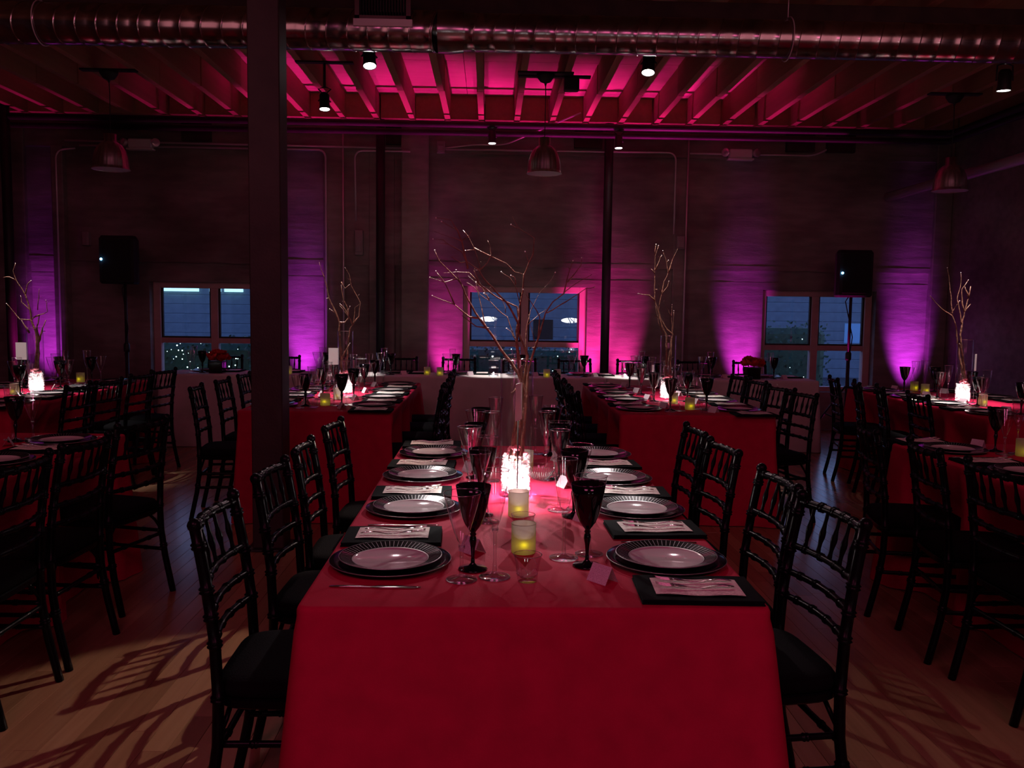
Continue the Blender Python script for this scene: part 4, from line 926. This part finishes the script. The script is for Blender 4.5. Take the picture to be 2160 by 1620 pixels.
# ---- settings
ovA = {('L', 0): dict(pos=(-0.264, 2.31), goblet=(0.225, -0.048), wine=(0.198, -0.143), flute=(0.283, -0.117), card=(0.22, 0.12, 0.2), napkin=(-0.022, 0.265)),
       ('L', 1): dict(pos=(-0.255, 2.937), flute=(0.252, -0.152), goblet=(0.235, -0.06), wine=(0.215, -0.135)), ('L', 2): dict(pos=(-0.27, 3.527)), ('L', 3): dict(pos=(-0.262, 4.10)),
       ('R', 0): dict(pos=(0.496, 2.338), goblet=(0.225, 0.040), flute=(0.282, -0.033), wine=(0.206, -0.072), card=(0.20, 0.172, 0.1), napkin=(-0.022, 0.258)),
       ('R', 1): dict(pos=(0.517, 2.942), goblet=(0.228, 0.078), flute=(0.27, -0.013), wine=(0.20, -0.04), napkin=(-0.01, 0.262)), ('R', 2): dict(pos=(0.508, 3.50), flute=(0.27, -0.005)), ('R', 3): dict(pos=(0.52, 4.10), napkin=(-0.01, 0.262))}
table_settings(0.118, 2.0, 0.55, 'LR', TA, 1, ovs=ovA)
table_settings(-1.175, 5.81, 0.52, 'LR', TL, 2)
table_settings(1.428, 5.80, 0.53, 'LR', TR_, 3)
table_settings(-3.74, 5.80, 0.54, 'R', TLL, 4); table_settings(-3.74, 5.80, 0.54, 'L', TLL, 5, rows=(2, 3))
table_settings(3.96, 5.75, 0.54, 'L', TRR, 6); table_settings(3.96, 5.75, 0.54, 'R', TRR, 7, rows=(2, 3))
table_settings(-2.518, 2.29, 0.55, 'R', TFL, 8, rows=(2, 3), ovs={('R', 3): dict(pos=(-2.16, 4.38)), ('R', 2): dict(pos=(-2.16, 3.78))})
table_settings(2.748, 2.22, 0.55, 'L', TFR, 9, rows=(2, 3), ovs={('L', 3): dict(pos=(2.40, 4.36)), ('L', 2): dict(pos=(2.40, 3.72))})
for i, x in enumerate(HX): setting(x, 9.42, -PI/2, 'on head table, %s from left' % NTH[i], 900+i, True)
# ---- candle jars and tumblers
jar(0.103, 2.43, 'frosted candle jar glowing yellow, nearest on the front centre table', 0.075)
jar(0.103, 2.873, 'frosted candle jar glowing yellow, just before the front vase', 0.07)
jar(0.16, 3.72, 'frosted candle jar glowing behind the front vase')
tumbler(0.103, 2.163, 'small etched tumbler in front of the nearest candle jar')
tumbler(0.108, 2.60, 'small etched tumbler between the two nearest candle jars')
tumbler(0.02, 3.78, 'small etched tumbler behind the front vase')
tag(link('ribbed_bowl', TW['bowl'], None, (0.215, 3.50, TZ)), 'ribbed glass bowl right of the front vase', 'bowl', 'ribbed glass bowls')
def onT(px, py): p = at_z(px, py, 0.76); return p.x, p.y
def jarp(px, py, lab, e=0.06): x, y = onT(px, py); jar(x, y, lab, e)
jarp(686, 855, 'frosted candle jar glowing, nearest on the left middle table'); jarp(713, 842, 'dimmer frosted candle jar behind nearest one, left middle table', 0.02)
jarp(1455, 864, 'frosted candle jar glowing, nearest on the right middle table'); jarp(1420, 852, 'frosted candle jar glowing, second on the right middle table')
jarp(32, 833, 'frosted candle jar glowing at left edge, far left table'); jarp(170, 806, 'frosted candle jar glowing right of the far left vase')
jarp(1928, 824, 'frosted candle jar glowing left of far right vase'); jarp(1951, 830, 'frosted candle jar glowing nearer the far right vase, left side'); jarp(2072, 855, 'frosted candle jar glowing right of far right vase'); 
jarp(2158, 962, 'frosted candle jar glowing at right edge, near right table')
jar(-2.16-0.45, 4.25, 'frosted candle jar on the near left table', 0.02)
for (px, py, lab) in ((609, 789, 'frosted candle jar on head table right of the wide column'), (901, 791, 'frosted candle jar on head table, left of pair before pilaster'), (928, 792, 'frosted candle jar on head table, right of pair before pilaster'), (1153, 796, 'frosted candle jar on head table, right of front vase'), (1176, 796, 'unlit-looking frosted candle jar on head table behind chair tops')):
    x, y = onT(px, py); jar(x, max(9.06, min(9.3, y)), lab, 0.0 if 'unlit' in lab else 0.05)
x, y = onT(661, 862); tumbler(x, y, 'small etched tumbler before nearest candle jar, left middle table')
x, y = onT(1485, 871); tumbler(x, y, 'small etched tumbler before nearest candle jar, right middle table')
tumbler(-3.6, 6.55, 'small etched tumbler, far left table')
tag(link('ribbed_bowl', TW['bowl'], None, (-3.36, 7.1, TZ)), 'ribbed glass bowl right of the far left vase', 'bowl', 'ribbed glass bowls')
tag(link('ribbed_bowl', TW['bowl'], None, (3.62, 7.0, TZ)), 'ribbed glass bowl left of the far right vase', 'bowl', 'ribbed glass bowls')
# ---- vases and branches
vase_group(0.102, 3.20, TA, 1, card=(0.004, -0.085, 1.25, 1.055), e=8.0)
vase_group(-1.165, 7.0, TL, 2, card=(-0.10, 0.02, 0.06, 1.0)); vase_group(1.425, 6.86, TR_, 3, card=(-0.11, 0.04, 1.2, 0.9))
vase_group(-3.575, 6.88, TLL, 4, card=(-0.11, 0.0, 0.06, 1.02)); vase_group(3.825, 6.85, TRR, 5, card=(0.09, 0.0, 0.9, 1.02))
G = 'branches in the front vase'; b0 = (0.10, 3.20, 0.80)
branch([(C6((955, 1480), (900, 1340), (840, 1250), (760, 1150), (700, 1050), (640, 970), (580, 890), (520, 790), (470, 700), (440, 620), (370, 540), (260, 430), (220, 340)), 1.0, 0.25),
        (C6((580, 890), (500, 880), (380, 780), (200, 710)), 0.45, 0.15), (C6((380, 780), (300, 600), (230, 510)), 0.35, 0.12), (C6((640, 970), (560, 960), (440, 870)), 0.4, 0.15), (C6((400, 570), (300, 600), (180, 560)), 0.3, 0.12), (C6((440, 620), (410, 560), (395, 500)), 0.3, 0.15)], 3.19, (0.125, 3.215, 0.875), 0.01, 'thickest bare branch, leaning far left out of the front vase', G, 0.1, 0.0068)
branch([(C6((925, 1400), (905, 1300), (885, 1100), (905, 960), (895, 925), (845, 830), (800, 760), (740, 700), (690, 640), (620, 570), (580, 500), (480, 430), (430, 440), (355, 390)), 0.95, 0.25),
        (C6((480, 430), (440, 350), (330, 290), (230, 280)), 0.4, 0.15), (C6((330, 290), (290, 255), (205, 248)), 0.3, 0.12), (C6((490, 490), (465, 380), (440, 265), (405, 175), (355, 95), (230, 75)), 0.6, 0.2), (C6((405, 175), (275, 105)), 0.3, 0.15), (C6((440, 265), (340, 230), (215, 185)), 0.25, 0.1), (C6((440, 265), (500, 220), (525, 155)), 0.3, 0.12)], 3.14, (0.08, 3.19, 0.875), 0.01, 'tall branch sweeping up left to the highest left twigs', G, -0.2, 0.006)
branch([(C6((930, 1380), (905, 1200), (885, 1000), (905, 900), (890, 800), (780, 750), (680, 690), (590, 620), (540, 500), (590, 500), (575, 430), (540, 320), (500, 240), (450, 175)), 0.8, 0.2),
        (C6((590, 495), (650, 440), (680, 370), (670, 300), (650, 260)), 0.4, 0.15), (C6((540, 320), (660, 380), (800, 445), (870, 515), (945, 535)), 0.4, 0.18), (C6((540, 335), (470, 342)), 0.25, 0.15), (C6((590, 620), (500, 520), (400, 515), (290, 525)), 0.35, 0.12)], 3.22, (0.11, 3.18, 0.875), 0.01, 'forked reddish branch lit brightly at upper left of vase', G, 0.15, 0.0055)
branch([(C6((935, 1360), (890, 1100), (810, 880), (740, 830), (665, 750), (590, 700), (540, 640), (480, 600)), 0.7, 0.15), (C6((665, 750), (610, 650), (490, 545)), 0.3, 0.12), (C6((665, 735), (650, 715), (620, 690)), 0.3, 0.2), (C6((625, 940), (600, 800), (565, 650), (555, 590)), 0.4, 0.2), (C6((880, 1070), (840, 1000), (805, 975)), 0.3, 0.15), (C6((795, 850), (790, 790), (760, 720)), 0.3, 0.15)], 3.25, (0.09, 3.23, 0.875), 0.01, 'thin hooked branch in the middle left of front vase', G, 0.25, 0.005)
branch([(C6((960, 1300), (975, 1200), (930, 1080), (890, 980), (905, 900), (910, 800), (935, 680), (945, 540), (985, 440), (1020, 370), (1030, 240), (950, 190), (895, 150), (850, 65)), 0.95, 0.2), (C6((895, 160), (840, 130)), 0.25, 0.15), (C6((985, 440), (955, 350)), 0.25, 0.12), (C6((880, 620), (870, 560), (840, 545)), 0.3, 0.12), (C6((915, 780), (880, 640), (830, 560), (760, 515)), 0.3, 0.12)], 3.2, (0.10, 3.2, 0.875), 0.01, 'upright dark branch rising to the top centre twig', G, 0.0, 0.0058)
branch([(C6((985, 1300), (1010, 1210), (1060, 1060), (1090, 960), (1120, 850), (1180, 760), (1270, 690), (1300, 660), (1400, 590), (1500, 535)), 0.9, 0.15), (C6((1270, 690), (1300, 560), (1345, 425)), 0.4, 0.15), (C6((1300, 600), (1410, 460), (1415, 400)), 0.3, 0.12), (C6((1130, 850), (1230, 790), (1330, 730), (1450, 650), (1520, 640)), 0.35, 0.12), (C6((1060, 1060), (1075, 880), (1010, 770), (940, 660)), 0.4, 0.15)], 3.17, (0.12, 3.17, 0.875), 0.01, 'dark branch leaning right with twigs toward the slim post', G, -0.15, 0.006)
branch([(C6((975, 1280), (960, 1100), (970, 950), (1000, 830), (1070, 690), (1150, 600), (1200, 520)), 0.6, 0.12), (C6((970, 950), (1080, 850), (1140, 820)), 0.3, 0.12), (C6((1030, 1080), (1000, 950), (985, 860)), 0.3, 0.12)], 3.24, (0.095, 3.17, 0.875), 0.01, 'slender straight twig right of the centre branch', G, 0.2, 0.0048)
branch([(C6((925, 1400), (860, 1490), (840, 1500)), 0.5, 0.3), (C6((880, 1460), (905, 1560), (935, 1700), (955, 1800), (930, 1900)), 0.7, 0.5)], 3.18, (0.08, 3.19, 0.90), 0.01, 'curled orange-lit twig inside the front vase', G, 0, 0.005)
G = 'branches in the left middle vase'; x, y = -1.165, 7.0
branch([(C5((1062, 610), (1065, 540), (1030, 450), (980, 340), (960, 240), (900, 50)), 1.2, 0.2), (C5((1065, 540), (1110, 540), (1140, 500), (1110, 430), (1070, 390)), 0.8, 0.3), (C5((1140, 500), (1130, 420), (1095, 350), (1080, 240)), 0.6, 0.3), (C5((1020, 460), (985, 430)), 0.4, 0.3), (C5((980, 340), (960, 345)), 0.4, 0.2)], 6.98, (x-0.02, y, 0.875), 0, 'bright-lit crooked branch leaning left in left middle vase', G, 0, 0.0085)
branch([(C5((1120, 900), (1150, 600), (1172, 560), (1185, 500), (1190, 420), (1235, 385)), 1.0, 0.25), (C5((1172, 560), (1150, 510), (1120, 470), (1065, 400)), 0.6, 0.25), (C5((1172, 560), (1225, 490), (1235, 380), (1160, 240), (1145, 150), (1110, 95)), 0.6, 0.2), (C5((1080, 210), (1110, 265), (1150, 230)), 0.6, 0.4), (C5((1120, 470), (1150, 410)), 0.4, 0.2)], 7.02, (x+0.02, y, 0.875), 0, 'forked branch leaning right in left middle vase', G, 0, 0.0078)
branch([(C5((1075, 870), (1110, 780), (1150, 710)), 0.9, 0.6)], 7.0, (x, y, 0.88), 0, 'short lit twig inside left middle vase', G, 0, 0.008)
G = 'branches in the right middle vase'; x, y = 1.425, 6.86
branch([(C7((640, 1000), (640, 800), (600, 720), (570, 600), (545, 520), (545, 300), (550, 150), (575, 70)), 1.1, 0.25), (C7((545, 515), (500, 475), (410, 460)), 0.7, 0.25), (C7((550, 270), (580, 200), (600, 150)), 0.6, 0.25), (C7((545, 300), (515, 260)), 0.5, 0.3), (C7((545, 150), (555, 60)), 0.3, 0.2)], 6.84, (x-0.02, y, 0.875), 0, 'tall pale-lit branch with a side arm, right middle vase', G, 0, 0.0085)
branch([(C7((690, 790), (640, 750), (590, 660), (575, 600), (600, 470), (620, 360), (655, 290), (640, 200), (610, 112)), 1.0, 0.25), (C7((655, 290), (690, 180), (730, 95)), 0.5, 0.2), (C7((600, 470), (650, 400), (660, 360)), 0.5, 0.2), (C7((640, 210), (655, 190)), 0.4, 0.3), (C7((590, 660), (540, 640)), 0.5, 0.3), (C7((600, 460), (570, 380)), 0.4, 0.2)], 6.87, (x+0.01, y, 0.88), 0, 'twisting lit branch reaching high, right middle vase', G, 0, 0.008)
branch([(C7((655, 1000), (690, 790), (680, 650), (685, 550)), 0.8, 0.25), (C7((680, 650), (620, 520)), 0.4, 0.2), (C7((620, 800), (575, 700), (550, 560)), 0.5, 0.2), (C7((660, 780), (645, 740)), 0.4, 0.2), (C7((690, 780), (700, 600)), 0.4, 0.2)], 6.9, (x+0.015, y, 0.88), 0, 'short dark twigs low in the right middle vase', G, 0, 0.0065)
G = 'branches in the far left vase'; x, y = -3.575, 6.88
branch([(C4((225, 520), (215, 450), (190, 390), (185, 330), (155, 235), (100, 150), (80, 90), (95, 45)), 1.2, 0.25), (C4((185, 330), (130, 280), (125, 240)), 0.5, 0.25), (C4((100, 150), (60, 128), (20, 130)), 0.4, 0.2), (C4((155, 235), (165, 180), (190, 150)), 0.5, 0.25), (C4((190, 390), (120, 385), (40, 290)), 0.5, 0.2)], 6.86, (x, y, 0.875), 0, 'tallest bright-lit branch in the far left vase', G, 0, 0.009)
branch([(C4((235, 520), (225, 430), (240, 360), (290, 340), (280, 270)), 1.0, 0.25), (C4((240, 360), (215, 370), (190, 390)), 0.7, 0.5), (C4((230, 330), (240, 200)), 0.4, 0.2), (C4((235, 530), (260, 440), (280, 390)), 0.7, 0.4), (C4((180, 470), (130, 390)), 0.8, 0.4)], 6.9, (x+0.01, y, 0.875), 0, 'lower branch spreading right in the far left vase', G, 0, 0.0085)
G = 'branches in the far right vase'; x, y = 3.825, 6.85
branch([(C8((1265, 920), (1255, 790), (1270, 710), (1290, 610), (1325, 490), (1340, 400)), 1.1, 0.4), (C8((1290, 610), (1270, 540), (1270, 420), (1320, 350)), 0.6, 0.2), (C8((1325, 490), (1290, 400)), 0.7, 0.4), (C8((1290, 610), (1340, 545)), 0.5, 0.3), (C8((1270, 720), (1230, 500), (1260, 380), (1260, 290)), 0.6, 0.2)], 6.83, (x+0.03, y, 0.875), 0, 'lit branch rising right in the far right vase', G, 0, 0.009)
branch([(C8((1250, 980), (1225, 800), (1220, 720), (1190, 640), (1100, 580), (1010, 480)), 1.0, 0.3), (C8((1190, 640), (1170, 400), (1150, 250)), 0.5, 0.2), (C8((1180, 620), (1250, 520)), 0.4, 0.2)], 6.87, (x+0.02, y, 0.875), 0, 'dark branch leaning left in the far right vase', G, 0, 0.0085)
# ---- two lit lamps on tall tables behind the camera, seen only as reflections in the window panes
for (px, py, lab) in ((1030, 673, 'white lamp on tall table behind the camera, reflected left in middle window'), (1203, 676, 'white lamp on tall table behind the camera, reflected right in middle window')):
    p = at_y(px, py, 10.97*2+2.6); X, Z = p.x, p.z-0.14
    t = thing('tall_table', lab.replace('white lamp on tall table', 'tall table under a lamp'), 'table', (X, -2.6, 0), group='tall tables behind the camera')
    link('table_top', MB().lathe([(0.001, Z-0.03), (0.30, Z-0.03), (0.305, Z-0.01), (0.30, Z), (0.001, Z)], 36, cap=False).mesh('top', 'blacksteel'), t)
    link('table_leg', MB().lathe([(0.001, 0.0), (0.25, 0.0), (0.25, 0.02), (0.03, 0.05), (0.03, Z-0.03)], 24, cap=False).mesh('foot', 'blacksteel'), t)
    l = thing('table_lamp', lab, 'lamp', (X, -2.6, Z), group='lamps behind the camera')
    link('lamp_base', MB().lathe([(0.001, 0.0), (0.07, 0.0), (0.07, 0.012), (0.01, 0.02), (0.01, 0.07)], 24, cap=False).mesh('lb', 'blacksteel'), l)
    link('lamp_shade', MB().ball((0, 0, 0.14), 0.1, 28, 12, sq=(2.6, 2.6, 0.75)).mesh('ls', 'lampshade'), l)
# ---- head table decorations
def square_jar(x, y, lab):
    t = thing('glass_block_vase', lab, 'vase', (x, y, TZ), group='square glass vases on head table')
    mb = MB(); r = 0.052
    for (a, b) in ((-r, -r+0.004), (r-0.004, r)): mb.box(a, -r, 0, b, r, 0.165); mb.box(-r, a, 0, r, b, 0.165)
    mb.box(-r, -r, 0, r, r, 0.012); link('glass_walls', mb.mesh('gw', 'vaseglass'), t)
    link('water', MB().box(-r+0.005, -r+0.005, 0.0125, r-0.005, r-0.005, 0.085).mesh('wt', 'glass'), t)
    link('rim', MB().tube([(-r, -r, 0.165), (r, -r, 0.165), (r, r, 0.165), (-r, r, 0.165), (-r, -r, 0.165)], 0.002, 6).tube([(-r, -r, 0.085), (r, -r, 0.085), (r, r, 0.085), (-r, r, 0.085), (-r, -r, 0.085)], 0.0015, 6).mesh('rm', 'silverline'), t)
    light('POINT', 'jar_glow', (x, y, TZ+0.02), None, 1.2, WHT, shadow_soft_size=0.01)
    link('floating_candle', MB().lathe([(0.001, 0.0855), (0.022, 0.0855), (0.026, 0.1), (0.001, 0.1)], 20, cap=False).mesh('fc', 'plastic'), t)
for (px, lab) in ((762, 'square glass vase brightly lit on head table, left'), (1041, 'square glass vase brightly lit on head table, middle'), (1321, 'square glass vase brightly lit on head table, right of slim post')):
    p = at_z(px, 796, 0.76); square_jar(p.x*9.2/p.y, 9.2, lab)
def m_rose(): return m_blossom(5, 'rose', 0.055, 8)
ROSE = m_rose()
for (px, s) in ((459, 'left'), (1587, 'right')):
    p = at_y(px, 785, 9.17); t = thing('black_cube_vase', 'black cube vase of red flowers, %s side of head table' % s, 'vase', (p.x, 9.17, TZ), group='black cube vases')
    link('vase_body', MB().bbox(-0.07, -0.07, 0, 0.07, 0.07, 0.125, 0.004).mesh('vb', 'blackglass'), t)
    link('rim_band', MB().box(-0.072, -0.072, 0.112, 0.072, 0.072, 0.126).mesh('rb', 'lacquer'), t)
    rnd = random.Random(px); k = 0
    for (R, z, n) in ((0.0, 0.205, 1), (0.055, 0.19, 5), (0.095, 0.155, 8)):
        for i in range(n):
            a = 2*PI*i/n; o = tag(link('red_bloom', ROSE, None, (p.x+R*math.cos(a), 9.17+R*math.sin(a), TZ+z+rnd.uniform(-.012, .012)), a), ('topmost red bloom' if R == 0 else ('upper' if n == 5 else 'lower')+' red bloom facing '+(('right', 'rear right', 'rear left', 'front left', 'front right') if n == 5 else ('right', 'rear right', 'rear', 'rear left', 'left', 'front left', 'front', 'front right'))[i])+', %s cube vase on head table' % s, 'flower', 'red blooms, %s cube vase' % s)
            o.rotation_euler = (-math.sin(a)*R*8, math.cos(a)*R*8, rnd.uniform(0, 6))

# ================================================================ OUTSIDE
struct('ground', MB().box(-40, WY+0.33, -0.25, 40, 60, -0.15).mesh('ground', 'asphalt'))
t = thing('neighbour_building', 'low blue-grey clad building seen through the windows at dusk', 'building', (0, 22, -0.15))
link('wall_core', MB().box(-22, 0.05, 0, 22, 4, 2.30).mesh('core', 'siding'), t)
sid = MB().bbox(-22, -0.02, 0, 22, 0.05, 0.235, 0.008).mesh('siding_board', 'siding')
for k in range(9): link('siding_board', sid, t, (0, 0, 0.24*k))
link('roof_edge', MB().box(-22.2, -0.15, 2.30, 22.2, 4.2, 2.36).mesh('roof', 'siding'), t)
for (x0, x1) in ((-8.5, -7.3), (-7.02, -6.75), (-6.65, -6.2)): link('soffit_light', MB().box(x0, -0.14, 1.99, x1, -0.06, 2.07).mesh('soff', 'strip'), t)
for (x0, x1) in ((-1.5, -0.9), (1.1, 1.6), (9.1, 10.0)): link('window_pane', MB().box(x0, -0.04, 0.9, x1, -0.021, 1.4).mesh('wp', 'duskwin' if x0 > 9 else 'grille'), t)
def hedge(x, y, w_, h_, lab, lights, seed):
    rnd = random.Random(seed); t = thing('hedge', lab, 'hedge', (x, y, -0.15), group='hedges outside the windows')
    mb = MB()
    for k in range(1500):
        a, b, c = rnd.uniform(-w_/2, w_/2), rnd.uniform(-0.35, 0.35), rnd.uniform(0.05, h_)*(1-0.1*rnd.random())
        d = Vector((rnd.uniform(-1, 1), rnd.uniform(-1, 1), rnd.uniform(-0.3, 1))).normalized()*0.07; e = d.orthogonal().normalized()*0.025
        P = Vector((a, b, c)); mb.add([P, P+d*0.5+e, P+d, P+d*0.5-e], [(0, 1, 2, 3)])
    f = link('foliage', mb.mesh('foliage', 'leaf'), t); f['kind'] = 'stuff'
    link('core', MB().bbox(-w_/2+0.05, -0.25, 0, w_/2-0.05, 0.25, h_-0.12, 0.1).mesh('hc', 'leaf'), t)
    for k in range(lights): link('fairy_light', MB().ball((0, 0, 0), rnd.uniform(0.005, 0.012), 6, 4).mesh('fl', 'fairy'), t, (rnd.uniform(-w_/2, w_/2), -0.4, rnd.uniform(0.5, h_)))
hedge(-4.9, 14.2, 2.6, 1.14, 'dark hedge with fairy lights outside left window', 90, 1)
hedge(0.6, 15.2, 3.0, 1.05, 'dark hedge with few lights outside middle window', 8, 2)
hedge(5.0, 14.6, 1.4, 1.5, 'dark shrub outside the right window', 5, 3)
print('objects', len(bpy.data.objects))
